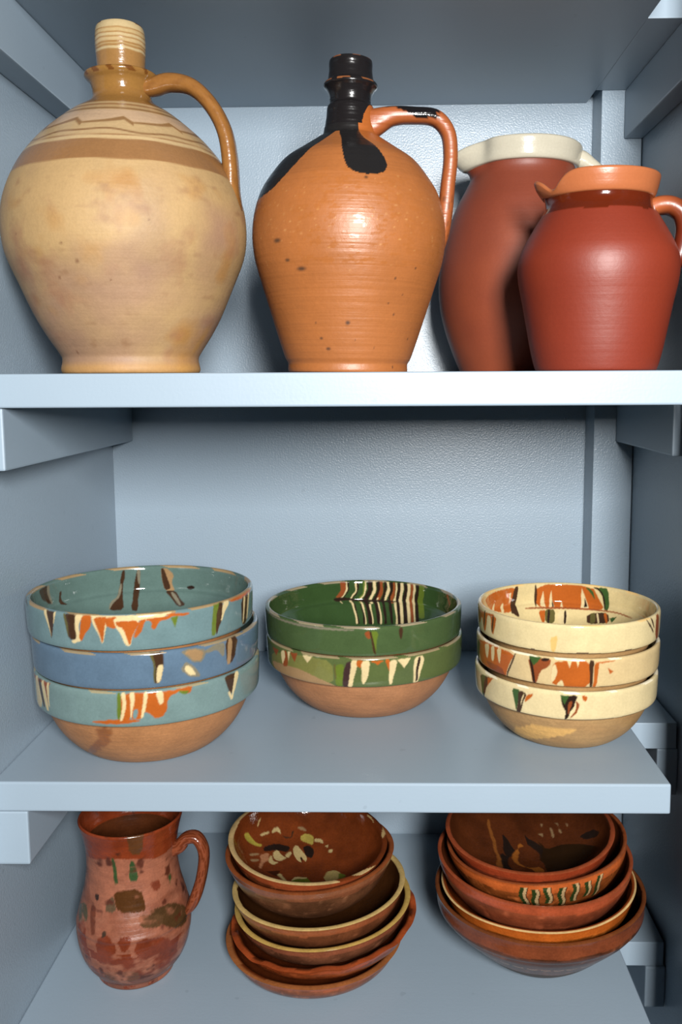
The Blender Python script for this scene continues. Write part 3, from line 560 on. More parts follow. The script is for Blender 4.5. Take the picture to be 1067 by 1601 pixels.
        ('dgreen',[(-33.5,0.0347),(-25.5,0.0347),(-30.6,0.0249)]),
        ('dark',[(-25.5,0.0347),(-20.5,0.0347),(-22.2,0.0313),(-26.0,0.0313)]),
        ('orange',[(-19.7,0.0257),(-17.2,0.0329),(4.2,0.0347),(1.7,0.0055),(-8.8,0.0055),(-14.7,0.0055),(-20.1,0.0092)]),
        ('cream',[(-16.3,0.0092),(-13.8,0.014),(-12.1,0.0055),(-16.7,0.0055)]),
        ('cream',[(-19.7,0.0257),(-17.6,0.0305),(-16.3,0.0204),(-18.4,0.0109),(-20.1,0.0092)]),
        ('cream',[(-11.3,0.0355),(-8.4,0.0355),(-9.2,0.0265)]),
        ('cream',[(-6.3,0.0355),(-3.8,0.0355),(-5.0,0.0275)]),
        ('brown',[(1.7,0.0347),(5.0,0.0347),(3.8,0.0169),(3.8,0.0055),(2.1,0.0055)]),
        ('orange',[(5.0,0.0329),(8.0,0.0322),(5.9,0.0055),(3.8,0.0055),(4.6,0.0169)]),
        ('orange',[(12.6,0.0265),(16.7,0.0222),(14.2,0.0195)]),
        ('orange',[(-26.8,0.0092),(-22.6,0.0047),(-24.3,0.0055)]),
        ('orange',[(6.3,0.0329),(17.6,0.0339),(17.6,0.0329),(7.5,0.0313)]),
    ],
    'cream3': [
        ('brown',[(-76.6,0.0305),(-60.3,0.0339),(-67.0,0.0213),(-70.7,0.0063),(-73.3,0.0063),(-74.1,0.0177)]),
        ('dgreen',[(-75.8,0.0305),(-67.8,0.0329),(-71.2,0.0195),(-71.2,0.0063),(-73.3,0.0063)]),
        ('orange',[(-65.3,0.0322),(-59.4,0.0339),(-66.1,0.0222)]),
        ('dgreen',[(-44.0,0.0313),(-37.7,0.0313),(-38.9,0.0222),(-41.0,0.0055),(-41.9,0.0161)]),
        ('brown',[(-38.9,0.0313),(-33.5,0.0285),(-36.0,0.0186),(-38.1,0.0055),(-41.0,0.0055),(-39.8,0.0169)]),
        ('orange',[(-33.9,0.0275),(-28.9,0.0305),(-32.2,0.0231),(-35.2,0.0186)]),
        ('cream',[(-36.0,0.0275),(-35.2,0.0275),(-37.3,0.0161),(-38.1,0.015)]),
        ('dark',[(-13.8,0.0305),(-3.3,0.0339),(-5.4,0.0231),(-8.0,0.014),(-9.6,0.0055),(-11.3,0.0055),(-10.0,0.014),(-12.6,0.0222)]),
        ('dgreen',[(-14.2,0.0322),(-8.8,0.0322),(-11.3,0.0222)]),
        ('orange',[(-1.3,0.0339),(2.1,0.0313),(1.3,0.0265),(-0.8,0.0285)]),
        ('rust',[(-5.0,0.0275),(-2.1,0.0231),(-5.0,0.0119),(-8.4,0.0072),(-5.9,0.014),(-4.2,0.0222)]),
        ('rust',[(-9.2,0.0249),(-6.7,0.0275),(-8.4,0.014),(-9.2,0.0119)]),
    ],
    'cream3_base': [
        ((140,92,52),[(65.3,0.0729),(58.5,0.0922),(63.0,0.0883),(54.0,0.0806),(51.7,0.0729),(51.7,0.0729)]),
        ((196,152,88),[(-40.5,0.1),(-2.2,0.1038),(-4.5,0.0961),(-85.5,0.0412)]),
    ],
    'mug': [
        ((96,84,56),[(-72.0,0.1352),(-49.5,0.1493),(-38.2,0.1352),(-54.0,0.1207)],0.2),
        ((176,108,80),[(-60.7,0.1965),(-6.8,0.2098),(23.6,0.2071),(72.0,0.1927),(68.6,0.1584),(34.9,0.1506),(-7.9,0.1493),(-40.5,0.1506)],0.42),
        ('red',[(-24.7,0.1173),(-11.2,0.127),(-1.1,0.1114),(-6.8,0.0943),(-20.2,0.0879)],0.22),
        ('red',[(-2.2,0.1221),(13.5,0.1247),(11.2,0.1126),(4.5,0.1051)],0.22),
        ('red',[(19.1,0.1207),(50.6,0.1114),(56.2,0.0905),(40.5,0.0892),(13.5,0.1024)],0.22),
        ('red',[(-60.8,0.1194),(-42.8,0.1338),(-31.5,0.0866),(-41.6,0.0905)],0.22),
        ((120,60,36),[(-39.4,0.1493),(-30.4,0.1519),(-25.9,0.1236),(-30.4,0.1194)],0.3),
        ('dgreen',[(-9.0,0.2098),(-4.5,0.2098),(-1.1,0.176),(-5.6,0.176)]),
        ('dgreen',[(13.5,0.2058),(19.1,0.2045),(23.6,0.1812),(11.2,0.1812)]),
        ('dgreen',[(63.0,0.1851),(69.8,0.1812),(69.8,0.1597),(65.3,0.1609)]),
        ((92,56,26),[(-7.9,0.1723),(24.8,0.1723),(29.3,0.1519),(28.1,0.1466),(-3.4,0.1493)],0.2),
        ((104,80,54),[(-16.9,0.1571),(-7.9,0.1673),(-3.4,0.1493),(-15.8,0.1479)]),
        ((88,62,36),[(32.6,0.1466),(63.0,0.144),(84.4,0.1258),(83.2,0.1101),(65.2,0.1114),(46.1,0.1247),(33.7,0.1414)],0.22),
        ((100,70,44),[(20.3,0.1453),(49.5,0.1367),(43.9,0.1247),(21.4,0.131)],0.2),
        ((108,66,34),[(11.3,0.2415),(29.3,0.2456),(28.1,0.2111),(13.5,0.2138)],0.25),
        ((60,36,24),[(-34.9,0.1635),(-27.0,0.1648),(-28.1,0.1571),(-32.6,0.1571)]),
        ('red',[(36.0,0.176),(49.5,0.1748),(51.7,0.166),(41.6,0.1635)]),
        ((70,50,34),[(-18.0,0.127),(-13.5,0.1296),(-13.5,0.1236),(-16.9,0.1207)]),
        ((120,72,46),[(-19.1,0.0803),(18.0,0.0815),(20.3,0.0654),(-3.4,0.0583),(-21.4,0.064)]),
    ],
    's1': [
        ('dark',[(-114.0,0.0498),(-132.9,0.0558),(-148.3,0.0687),(-134.6,0.0749),(-123.4,0.0638),(-108.9,0.0547)]),
        ('dark',[(192.9,0.0724),(180.9,0.0687),(168.0,0.0785),(166.3,0.0917),(187.7,0.0893)]),
        ((70,32,14),[(-69.4,0.0626),(-70.3,0.0797),(-53.1,0.0712)]),
        ((168,152,62),[(-105.4,0.0217),(-110.6,0.0239),(-111.4,0.0326),(-112.3,0.041),(-116.6,0.0472),(-111.4,0.0472),(-107.1,0.0398),(-103.7,0.0313),(-102.9,0.0251)]),
        ('bcream',[(-122.6,0.0351),(-134.6,0.0374),(-131.1,0.0398),(-121.7,0.0374)]),
        ('bcream',[(-136.3,0.0386),(-142.3,0.0351),(-145.7,0.0386),(-144.9,0.046),(-142.3,0.041),(-136.3,0.041)]),
        ('brown',[(-144.9,0.046),(-148.3,0.051),(-155.1,0.0537),(-158.6,0.0447),(-160.3,0.046),(-156.0,0.0547),(-147.4,0.0537)]),
        ((176,156,74),[(-166.3,0.0547),(-173.1,0.0498),(-184.3,0.0537),(-185.1,0.0687),(-174.9,0.065),(-167.1,0.0615)]),
        ('tan',[(-163.7,0.041),(-171.4,0.041),(-174.9,0.0472),(-169.7,0.046)]),
        ('bcream',[(174.9,0.0569),(164.6,0.0558),(159.4,0.0626),(167.1,0.0615),(173.1,0.0626)]),
        ('bcream',[(156.0,0.065),(152.6,0.0615),(150.0,0.0662)]),
        ('bcream',[(146.6,0.0687),(141.4,0.065),(136.3,0.0699),(140.6,0.0724)]),
        ('bcream',[(-151.7,0.0699),(-159.4,0.0675),(-162.9,0.0773),(-177.4,0.0929),(-170.6,0.099),(-155.1,0.0905),(-147.4,0.099),(-137.1,0.0941),(-144.0,0.0797)]),
        ('brown',[(-152.6,0.0893),(-160.3,0.0893),(-159.4,0.0954),(-150.9,0.0954)]),
        ('bcream',[(-114.9,0.0638),(-126.0,0.0638),(-120.0,0.0761),(-121.7,0.0821),(-102.0,0.0785),(-102.0,0.0712)]),
        ('bcream',[(-123.4,0.0773),(-142.3,0.0749),(-140.6,0.0797),(-122.6,0.0833)]),
        ((176,120,84),[(-99.4,0.0523),(-112.3,0.0603),(-96.9,0.065),(-88.3,0.0603),(-74.6,0.0569),(-74.6,0.0537),(-91.7,0.0569)]),
        ('bcream',[(-91.7,0.065),(-112.3,0.0638),(-96.0,0.0712),(-99.4,0.0773),(-86.6,0.0724)]),
        ('tan',[(-91.7,0.0398),(-102.9,0.051),(-98.6,0.051),(-90.0,0.0423)]),
        ('tan',[(-84.0,0.0423),(-92.6,0.0537),(-88.3,0.0537),(-82.3,0.0447)]),
        ('bcream',[(-59.1,0.0724),(-61.7,0.0785),(-36.0,0.0761),(-34.3,0.0724),(-49.7,0.0736)]),
        ((92,104,28),[(-28.3,0.0773),(-30.9,0.0905),(6.9,0.0929),(18.0,0.0773),(7.7,0.0142),(-4.3,0.0724)]),
        ('bcream',[(-28.3,0.0773),(-31.7,0.0905),(6.9,0.0929),(6.0,0.0905),(-21.4,0.0869)]),
        ((172,150,92),[(42.9,0.0821),(75.4,0.0869),(84.9,0.0785),(76.3,0.0687),(57.4,0.0626),(44.6,0.0638),(16.3,0.0118)]),
        ((104,112,36),[(76.3,0.0724),(72.9,0.0615),(61.7,0.0603),(53.1,0.0638)]),
        ((214,180,120),[(-123.4,0.0251),(-129.4,0.0181),(-130.3,0.0195),(-124.3,0.0263)]),
    ],
    't1': [
        ('dark',[(-150.9,0.0631),(-150.0,0.0776),(-135.4,0.1007),(-12.9,0.0801),(-36.9,0.0678),(-60.0,0.0801),(-112.3,0.0838),(-96.9,0.0922),(-138.9,0.0776)]),
        ('dark',[(180.0,0.0714),(171.4,0.0826),(95.1,0.0995),(39.4,0.0947),(80.6,0.1079),(174.9,0.0959)]),
        ((140,82,36),[(-144.9,0.0389),(-147.4,0.0401),(-141.4,0.0548),(-131.1,0.0714),(-92.6,0.085),(-60.9,0.0801),(-50.6,0.069),(-58.3,0.0702),(-91.7,0.0813),(-126.0,0.069),(-136.3,0.056)]),
        ((158,92,36),[(-165.4,0.085),(-174.0,0.0947),(24.9,0.1019),(29.1,0.0898),(12.9,0.0826),(-6.0,0.1007),(-137.1,0.1055)]),
        ((48,30,14),[(164.6,0.0801),(123.4,0.0922),(114.0,0.0654),(55.7,0.0087),(48.9,0.0208),(37.7,0.0608),(24.0,0.0898),(91.7,0.1103)]),
        ('dark',[(112.3,0.0485),(105.4,0.0314),(95.1,0.0241),(94.3,0.0314),(102.9,0.046)]),
        ('tan',[(148.3,0.056),(144.9,0.056),(134.6,0.0678),(136.3,0.0702)]),
        ('tan',[(144.9,0.0473),(141.4,0.0473),(138.0,0.051)]),
        ('tan',[(134.6,0.0436),(131.1,0.0436),(128.6,0.0473)]),
        ('tan',[(138.0,0.0535),(134.6,0.0535),(130.3,0.0573),(132.9,0.0586)]),
        ('tan',[(159.4,0.0535),(156.0,0.0535),(156.0,0.0586)]),
        ('tan',[(159.4,0.0702),(152.6,0.0678),(149.1,0.0739)]),
    ],
    't3': [
        ((70,24,10),[(-6.0,0.014),(-2.6,0.0129),(-2.6,0.0189),(-4.3,0.0189)]),
        ('cream',[(-6.9,0.014),(-6.0,0.014),(-4.3,0.0189),(-1.7,0.0189),(1.7,0.0152),(3.4,0.0164),(-0.9,0.0189),(-4.3,0.0189)]),
    ],
    'jug2': [
        ((186,104,46),[(19,0.313),(20,0.36),(110,0.36),(110,0.3),(40,0.303)],0.36),
        ((36,34,34),[(-24,0.336),(-29,0.31),(-32.4,0.287),(-37.4,0.269),(-42.5,0.2526),(-49,0.2419),(-59,0.237),(-75,0.236),(-110,0.24),(-140,0.26),(-150,0.3),(-150,0.36),(-24,0.36)],0.28),
        ((36,34,34),[(-19,0.334),(-7.9,0.312),(-3.6,0.2835),(-1.4,0.2666),(2.2,0.255),(9.4,0.2503),(17.3,0.2503),(23.8,0.2538),(28.1,0.2631),(27.4,0.275),(24,0.298),(18.5,0.313),(17,0.36),(-19,0.36)],0.28),
    ],
    'jug2spout': [
        ((186,104,46),[(24,-0.01),(32,0.01),(48,0.021),(60,0.024),(100,0.024),(112,-0.01)],0.3),
    ],
}
#DECOR_END
def deco(k): return DECOR.get(k, [])

# ------------------------------------------------------------------ materials
BLUE = (139, 155, 168)
M_wall = paint_mat('blue_wall_paint', BLUE, 0.31, 0.32, 420.0)
M_board = paint_mat('blue_board_paint', BLUE, 0.42, 0.07, 300.0, 0.05)
M_jug = clay_mat('unglazed_jug_clay', 0.12, 14.0, 0.06, 0.30, 120.0, None, 0.25)
M_ojug = clay_mat('orange_slip_clay', 0.08, 22.0, 0.05, 0.25, 130.0, None, 0.55)
M_red = clay_mat('red_pitcher_clay', 0.07, 10.0, 0.04, 0.12, 200.0, None, 0.15)
M_bowl = clay_mat('drip_glaze', 0.10, 40.0, 0.06, 0.12, 90.0)
M_bisque = clay_mat('bare_bowl_clay', 0.14, 40.0, 0.10, 0.35, 200.0, None, 0.35)
M_brown = clay_mat('brown_dish_clay', 0.25, 40.0, 0.14, 0.35, 90.0, None, 0.15)
M_mug = clay_mat('worn_red_clay', 0.16, 60.0, 0.12, 0.35, 160.0, None, 0.45)

# ------------------------------------------------------------------ the cupboard
XL, XR, DB, DP, DF = -0.390, 0.3367, 1.2809, 1.228, 0.843
ZC, ZT0, ZT1 = Z0 + 0.3725, Z0 + 0.0087, Z0 - 0.0233
ZM0, ZM1, ZB0, ZB1 = Z0 - 0.391, Z0 - 0.4217, Z0 - 0.6721, Z0 - 0.7025
ZBOT, ZTOP = Z0 - 1.10, Z0 + 0.85
tag(box('wall_back', XL - 0.03, XR + 0.03, DB, DB + 0.02, ZBOT, ZTOP, M_wall, None, 0), 'pale blue painted back panel of the cupboard', None, None, 'structure')
tag(box('wall_left', XL - 0.03, XL, 0.80, DB, ZBOT, ZTOP, M_wall, None, 0), 'blue painted left side of the cupboard', None, None, 'structure')
tag(box('wall_right', XR, XR + 0.03, 0.80, DB, ZBOT, ZTOP, M_wall, None, 0), 'blue painted right side of the cupboard', None, None, 'structure')
tag(box('floor', XL, XR, 0.80, DB, ZBOT - 0.03, ZBOT, M_wall, None, 0), 'bottom board of the cupboard', None, None, 'structure')
tag(box('ceiling', XL, XR, 0.80, DB, ZTOP, ZTOP + 0.03, M_wall, None, 0), 'top board of the cupboard', None, None, 'structure')
tag(box('trim_1', 0.2827, XR - 0.0012, DP, DB, ZBOT, ZTOP, M_wall, None, 0.001), 'pale blue square post in the back right corner', None, None, 'structure')

tag(box('trim_2', 0.3015, XR + 0.03, 0.790, 0.836, ZBOT, ZTOP, M_board, None, 0.002), 'blue upright of the cupboard frame at the right front edge', None, None, 'structure')

tag(box('wall_front_right', XR + 0.031, XR + 1.4, 0.800, 0.860, ZBOT - 0.30, ZTOP + 0.6, M_wall, None, 0), 'painted room wall to the right of the cupboard', None, None, 'structure')
tag(box('wall_front_left', XL - 1.4, XL - 0.031, 0.800, 0.860, ZBOT - 0.30, ZTOP + 0.6, M_wall, None, 0), 'painted room wall to the left of the cupboard', None, None, 'structure')

XE = 0.2775
def shelf(z0, z1, label, dfill, xe=XE, xf=0.3335, edge=0.0022):
    t = empty('shelf', ((XL + xe) / 2, DF, z1))
    tag(t, label, 'shelf', 'blue shelves of the cupboard')
    ox, oy, oz = t.location
    box('board', XL - ox, xe - ox, 0, DB - oy - 0.0008, 0, z0 - z1, M_board, t, edge, 3)
    box('filler_board', xe + 0.0001 - ox, xf - ox, dfill - oy, DP - oy - 0.0008, 0, z0 - z1, M_board, t, 0.0008, 2)
    return t
shelf(ZC + 0.031, ZC, 'blue painted shelf above the jugs, seen from below', 0.993, 0.274, 0.3335, 0.0006)
shelf(ZT0, ZT1, 'blue painted shelf carrying the tall jugs and red pitchers', 0.985, 0.3005)
shelf(ZM0, ZM1, 'blue painted shelf carrying the drip-glazed bowl stacks', 1.002)
shelf(ZB0, ZB1, 'lowest blue shelf, carrying the mug and brown dishes', 1.020)

def cleat(x0, x1, y0, y1, z0, z1, label):
    o = box('shelf_cleat', x0, x1, y0, y1, z0, z1, M_board, None, 0.002, 2)
    tag(o, label, 'shelf support', 'wooden cleats under the shelves')
LX = XL + 0.0005
cleat(LX, -0.3603, 0.86, DB - 0.001, ZC - 0.0608, ZC - 0.0003, 'blue wooden cleat on left wall above the cream jug')
cleat(0.312, XR - 0.0005, 0.993, DP - 0.001, ZC - 0.0608, ZC - 0.0003, 'blue wooden cleat on right wall above the red pitchers')
cleat(LX, -0.3603, DF + 0.001, DB - 0.001, ZT1 - 0.0596, ZT1 - 0.0003, 'blue wooden cleat on left wall under the jug shelf')
cleat(0.312, XR - 0.0005, 0.985, DP - 0.001, ZT1 - 0.0596, ZT1 - 0.0003, 'blue wooden cleat on right wall under the jug shelf')
cleat(LX, -0.3562, DF + 0.001, DB - 0.001, ZM1 - 0.0562, ZM1 - 0.0003, 'blue wooden cleat beside the mug, under the bowl shelf')
cleat(0.312, XR - 0.0005, 1.002, DP - 0.001, ZM1 - 0.0562, ZM1 - 0.0003, 'blue wooden cleat on right wall under the bowl shelf')
cleat(LX, -0.3562, DF + 0.001, DB - 0.001, ZB1 - 0.0527, ZB1 - 0.0003, 'blue wooden cleat on left wall under the lowest shelf')
cleat(0.312, XR - 0.0005, 1.018, DP - 0.001, ZB1 - 0.0527, ZB1 - 0.0003, 'blue wooden cleat on right wall under the lowest shelf')

# ------------------------------------------------------------------ cream jug
def cream_jug():
    t = empty('cream_jug', (-0.256, 0.915, ZT0))
    tag(t, 'large pale buff clay jug with cream wave band and brown loop handle', 'jug')
    body = [(0.0004, 0.0), (0.060, 0.0), (0.0668, 0.0008), (0.0682, 0.004), (0.0668, 0.0119), (0.0668, 0.0157), (0.0703, 0.0221), (0.0786, 0.0349), (0.0893, 0.0539), (0.103, 0.0854),
            (0.1153, 0.1167), (0.1178, 0.1415), (0.1146, 0.1662), (0.1015, 0.1968), (0.083, 0.2211), (0.0633, 0.2392), (0.0476, 0.2512), (0.0375, 0.2572), (0.0313, 0.2614), (0.0281, 0.2662), (0.0279, 0.2700)]
    def c_body(th, s, r, z):
        w = wn(th, z * 0.4, 3)
        a = flat(len(th), (200, 164, 112), 0.62)
        m1, m2, m3 = n3(th, r, z, 18, 1), n3(th, r, z, 30, 2), n3(th, r, z, 70, 3, 3, 1.6)
        blend(a, (m1 - 0.42) * 2.6 + (0.125 - z) * 7.0, (176, 138, 108))
        blend(a, (m2 - 0.55) * 4.0, (190, 140, 78))
        blend(a, (m3 - 0.66) * 2.5, (160, 118, 82))
        blend(a, (n3(th, r, z, 34, 8, 4) - 0.56) * 3.0 * np.clip((0.17 - z) / 0.03, 0, 1), (168, 116, 86))
        foot = np.clip((0.012 - z) / 0.006, 0, 1)[:, None] * 0.6
        a[:, :3] = a[:, :3] * (1 - foot) + foot * lin((214, 160, 84))
        soft(a, z, 0.1855 + 0.0010 * w, 1.0, (160, 116, 74), 0.26)                # glazed shoulder
        t_ = np.radians(th)
        soft(a, z, 0.2050 + 0.0008 * w, 0.2088 + 0.0008 * w, (212, 182, 134))
        low = 0.2150 + 0.0014 * np.sin(t_ * 5 + 2.0) + 0.0009 * np.sin(t_ * 11)
        soft(a, z, 0.2100, 0.2395, (206, 174, 126))
        soft(a, z, low - 0.0017, low + 0.0003, (150, 110, 70))
        ph = (th * 11 / 360.0 + 0.25 + 0.14 * w) % 1.0
        crest = 0.2235 + 0.0085 * ph ** 1.3 - 0.0085 * np.clip((ph - 0.80) / 0.20, 0, 1)
        thick = 0.0014 + 0.0030 * ph
        soft(a, z, crest - thick, crest + 0.0006, (156, 116, 74), None, 0.0012)
        soft(a, z, crest + 0.0008, 0.2385, (212, 178, 142))
        soft(a, z, 0.2395, 0.2418, (152, 112, 70))
        soft(a, z, 0.2418, 0.2450, (200, 166, 118))
        soft(a, z, 0.2472, 0.2500, (206, 174, 126))
        soft(a, z, 0.2512, 1.0, (156, 112, 58), 0.16)
        spots = [((th0 - 180) * 1.0, zz, rr) for th0, zz, rr in ((172, 0.098, 2.0), (160, 0.085, 1.6), (166, 0.113, 1.3), (150, 0.020, 2.2), (205, 0.133, 0.9), (187, 0.082, 1.0), (140, 0.125, 1.0))]
        for t0, zz, rr in spots:
            d = np.hypot(((th + 180) % 360 - 180 - t0) * 0.0019, z - zz) / (0.0011 * rr)
            k = np.clip(1.2 - d, 0, 1)[:, None] * 0.8
            a[:, :3] = a[:, :3] * (1 - k) + k * lin((120, 74, 44))
        return a
    lathe('body', body, 0.0013, 420, c_body, M_jug, t, 0.006, 4, key='jug1')
    collar = [(0.0279, 0.2690), (0.0283, 0.2735), (0.0302, 0.2794), (0.0335, 0.2826), (0.0352, 0.2852), (0.0349, 0.2874), (0.0330, 0.2882), (0.0290, 0.2870), (0.0235, 0.2868), (0.0205, 0.2860)]
    def c_col(th, s, r, z):
        a = flat(len(th), (158, 114, 58), 0.15)
        band(a, (r > 0.0338) & (wn(th, s, 5) > 0.2), (120, 74, 32))
        return a
    lathe('collar', collar, 0.0009, 200, c_col, M_jug, t, 0.010, 6)
    spout = [(0.0226, 0.2860), (0.0226, 0.2895), (0.0226, 0.2931), (0.0232, 0.302), (0.0239, 0.3138), (0.0238, 0.3226), (0.0228, 0.3300), (0.0212, 0.3328), (0.0190, 0.3330), (0.0175, 0.3305), (0.0172, 0.310), (0.0172, 0.288)]
    def c_sp(th, s, r, z):
        a = flat(len(th), (168, 124, 72), 0.18)
        w = 0.0006 * wn(th, z, 8)
        for z0, z1, c in ((0.3060, 0.3082, (208, 184, 138)), (0.3100, 0.3112, (196, 166, 116)), (0.3128, 0.3160, (206, 178, 130)), (0.3172, 0.3200, (208, 184, 138)), (0.3212, 0.3245, (204, 176, 126)), (0.3256, 0.34, (206, 182, 136))):
            soft(a, z, z0 + w, z1 + w, c, None, 0.0008)
        band(a, (z > 0.3312) & (wn(th, s, 31) > 0.35), (110, 70, 40))
        band(a, (r < 0.0185) & (z < 0.33), (120, 80, 44))
        return a
    lathe('spout', spout, 0.0008, 180, c_sp, M_jug, t, 0.006, 9)
    pts = [(0.0220, 0.2735), (0.0330, 0.2760), (0.0475, 0.2795), (0.0684, 0.2756), (0.0867, 0.2593), (0.0999, 0.2351), (0.1049, 0.2079), (0.1056, 0.1774), (0.1085, 0.1560), (0.1125, 0.1380)]
    path = [(x, -0.004, z) for x, z in pts]
    def c_h(a_, s, V):
        a = flat(len(s), (160, 108, 54), 0.22)
        k = np.clip(wn(a_ * 0.7, s, 41) , 0, 1)[:, None] * 0.6
        a[:, :3] = a[:, :3] * (1 - k) + k * lin((120, 74, 36))
        return a
    sweep('handle', path, [.010, .011, .012, .0125, .013, .013, .013, .0135, .014, .010], [.007, .0085, .0085, .0078, .0075, .0075, .0078, .0085, .0078, .0035], c_h, M_jug, t)
cream_jug()

# ------------------------------------------------------------------ orange jug with black glaze
def orange_jug():
    t = empty('orange_jug', (-0.0390, 0.95, ZT0), (0, math.radians(1.0), 0))
    tag(t, 'orange clay jug with black glazed spout and black drip on its shoulder', 'jug')
    body = [(0.0004, 0.0), (0.056, 0.0), (0.0612, 0.0006), (0.0622, 0.003), (0.0621, 0.0094), (0.0647, 0.014), (0.0699, 0.0285), (0.0783, 0.0548), (0.0886, 0.0873), (0.0962, 0.1132), (0.0989, 0.1357),
            (0.097, 0.158), (0.0902, 0.1803), (0.0802, 0.1961), (0.067, 0.2118), (0.0487, 0.2243), (0.0324, 0.235), (0.0279, 0.2381), (0.0262, 0.2450)]
    def c_body(th, s, r, z):
        a = flat(len(th), (184, 112, 58), 0.44)
        k = np.clip(0.4 + wn(th, z, 12), 0, 1)[:, None] * 0.35
        a[:, :3] = a[:, :3] * (1 - k) + k * lin((188, 114, 58))
        rg = random.Random(5)
        for t0, zz, rr, st in ((-42, 0.1235, 1.6, 2.2), (-36, 0.105, 1.1, 2.0), (-27, 0.0965, 1.5, 2.6), (2, 0.047, 1.5, 1.4), (-19, 0.0325, 0.9, 1.8), (-14, 0.0225, 1.1, 2.2), (12, 0.1790, 1.0, 1.4),
                               (46, 0.100, 0.9, 1), (32, 0.089, 0.9, 1), (40, 0.075, 0.6, 1), (30, 0.066, 0.7, 1), (36, 0.056, 0.9, 1), (-22, 0.047, 0.7, 1), (58, 0.034, 0.9, 1), (48, 0.006, 1.1, 1), (24, 0.024, 0.6, 1), (8, 0.031, 0.5, 1)):
            d = np.hypot(((th + 180) % 360 - 180 - t0) * 0.0016 / st, z - zz - 0.0003 * (th - t0) * 0) / (0.0012 * rr)
            q = np.clip(1.5 - d, 0, 1)[:, None] * 0.85
            a[:, :3] = a[:, :3] * (1 - q) + q * lin((66, 50, 40))
        # small pale dots clustered around the upper belly, front only
        for i in range(120):
            t0, zz, rr = rg.uniform(-60, 60), rg.gauss(0.145, 0.022), rg.uniform(0.4, 1.0)
            d = np.hypot(((th + 180) % 360 - 180 - t0) * 0.0016 / rg.uniform(1, 2), z - zz) / (0.0010 * rr)
            q = np.clip(1.3 - d, 0, 1)[:, None] * rg.uniform(0.2, 0.6)
            a[:, :3] = a[:, :3] * (1 - q) + q * lin((226, 168, 104))
        gl = (n3(th, r, z, 160, 6, 2, 2.5) > 0.60) & (z > 0.10) & (z < 0.19)
        a[gl, 3] = 0.30
        band(a, z > 0.2360, (36, 34, 34), 0.24)
        return paint(a, th, s, deco('jug2'), 3, 0.5)
    lathe('body', body, 0.0012, 500, c_body, M_ojug, t, 0.006, 14, key='jug2')
    spout = [(0.0264, 0.2420), (0.0258, 0.2462), (0.0243, 0.2555), (0.0236, 0.2640), (0.0228, 0.2665), (0.0211, 0.2682), (0.0208, 0.2705), (0.0219, 0.2772), (0.0249, 0.2828), (0.0272, 0.2852), (0.0268, 0.2880), (0.0240, 0.2905),
             (0.0229, 0.2932), (0.0219, 0.3006), (0.0219, 0.3080), (0.0212, 0.3106), (0.0195, 0.3112), (0.0178, 0.3090), (0.017, 0.298), (0.016, 0.262)]
    def c_sp(th, s, r, z):
        a = flat(len(th), (32, 29, 30), 0.20)
        w = wn(th, s, 77)
        band(a, (z > 0.2868) & (z < 0.2885) & (r > 0.0255) & (w > -0.1), (150, 92, 54))
        band(a, (z > 0.3100) & (w > 0.1), (158, 96, 60))
        return paint(a, th, s, deco('jug2spout'), 3, 0.5)
    lathe('spout', spout, 0.0008, 260, c_sp, M_ojug, t, 0.008, 16, key='jug2spout')
    pts = [(0.012, 0.2455), (0.0250, 0.2510), (0.0414, 0.2570), (0.064, 0.2580), (0.0866, 0.2552), (0.0985, 0.2421), (0.1020, 0.2202), (0.0998, 0.1888), (0.0975, 0.1610), (0.0945, 0.1400), (0.0935, 0.1220)]
    path = [(x, -0.002, z) for x, z in pts]
    def c_h(a_, s, V):
        a = flat(len(s), (176, 96, 50), 0.38)
        x, z = V[:, 0], V[:, 2]
        w = wn(a_, s, 55)
        band(a, (z > 0.2535 + 0.0015 * w + 0.5 * np.clip(0.066 - x, 0, 1)) & (x > 0.048) & (x < 0.089 + 0.003 * w), (26, 24, 26), 0.12)
        band(a, (z > 0.2640 + 0.0008 * w) & (x > 0.018) & (x < 0.06), (26, 24, 26), 0.12)
        k = np.clip((0.20 - z) / 0.06, 0, 1) * (wn(a_ * 2, s, 99, 2.0) > 0.35)
        band(a, k > 0.3, (140, 78, 44))
        return a
    sweep('handle', path, [.011, .012, .0115, .011, .011, .011, .011, .011, .0115, .012, .008], [.016, .0135, .0095, .0080, .0080, .0076, .0074, .0074, .0078, .0075, .003], c_h, M_ojug, t, key='jug2handle')
orange_jug()

# ------------------------------------------------------------------ red pitchers
def pitcher(loc, label, body, rim, c_rim, hpath, hra, hrb, c_body, c_handle, pour, side, key):
    t = empty('red_pitcher', loc)
    tag(t, label, 'pitcher', 'red clay pitchers')
    lathe('body', body, 0.0022, 220, c_body, M_red, t, 0.004, 3, deform=pour, key=key)
    lathe('rim', rim, 0.0011, 260, c_rim, M_red, t, 0.004, 3, deform=pour, key=key + '_rim')
    sweep('handle', hpath, hra, hrb, c_handle, M_red, t, side=side)

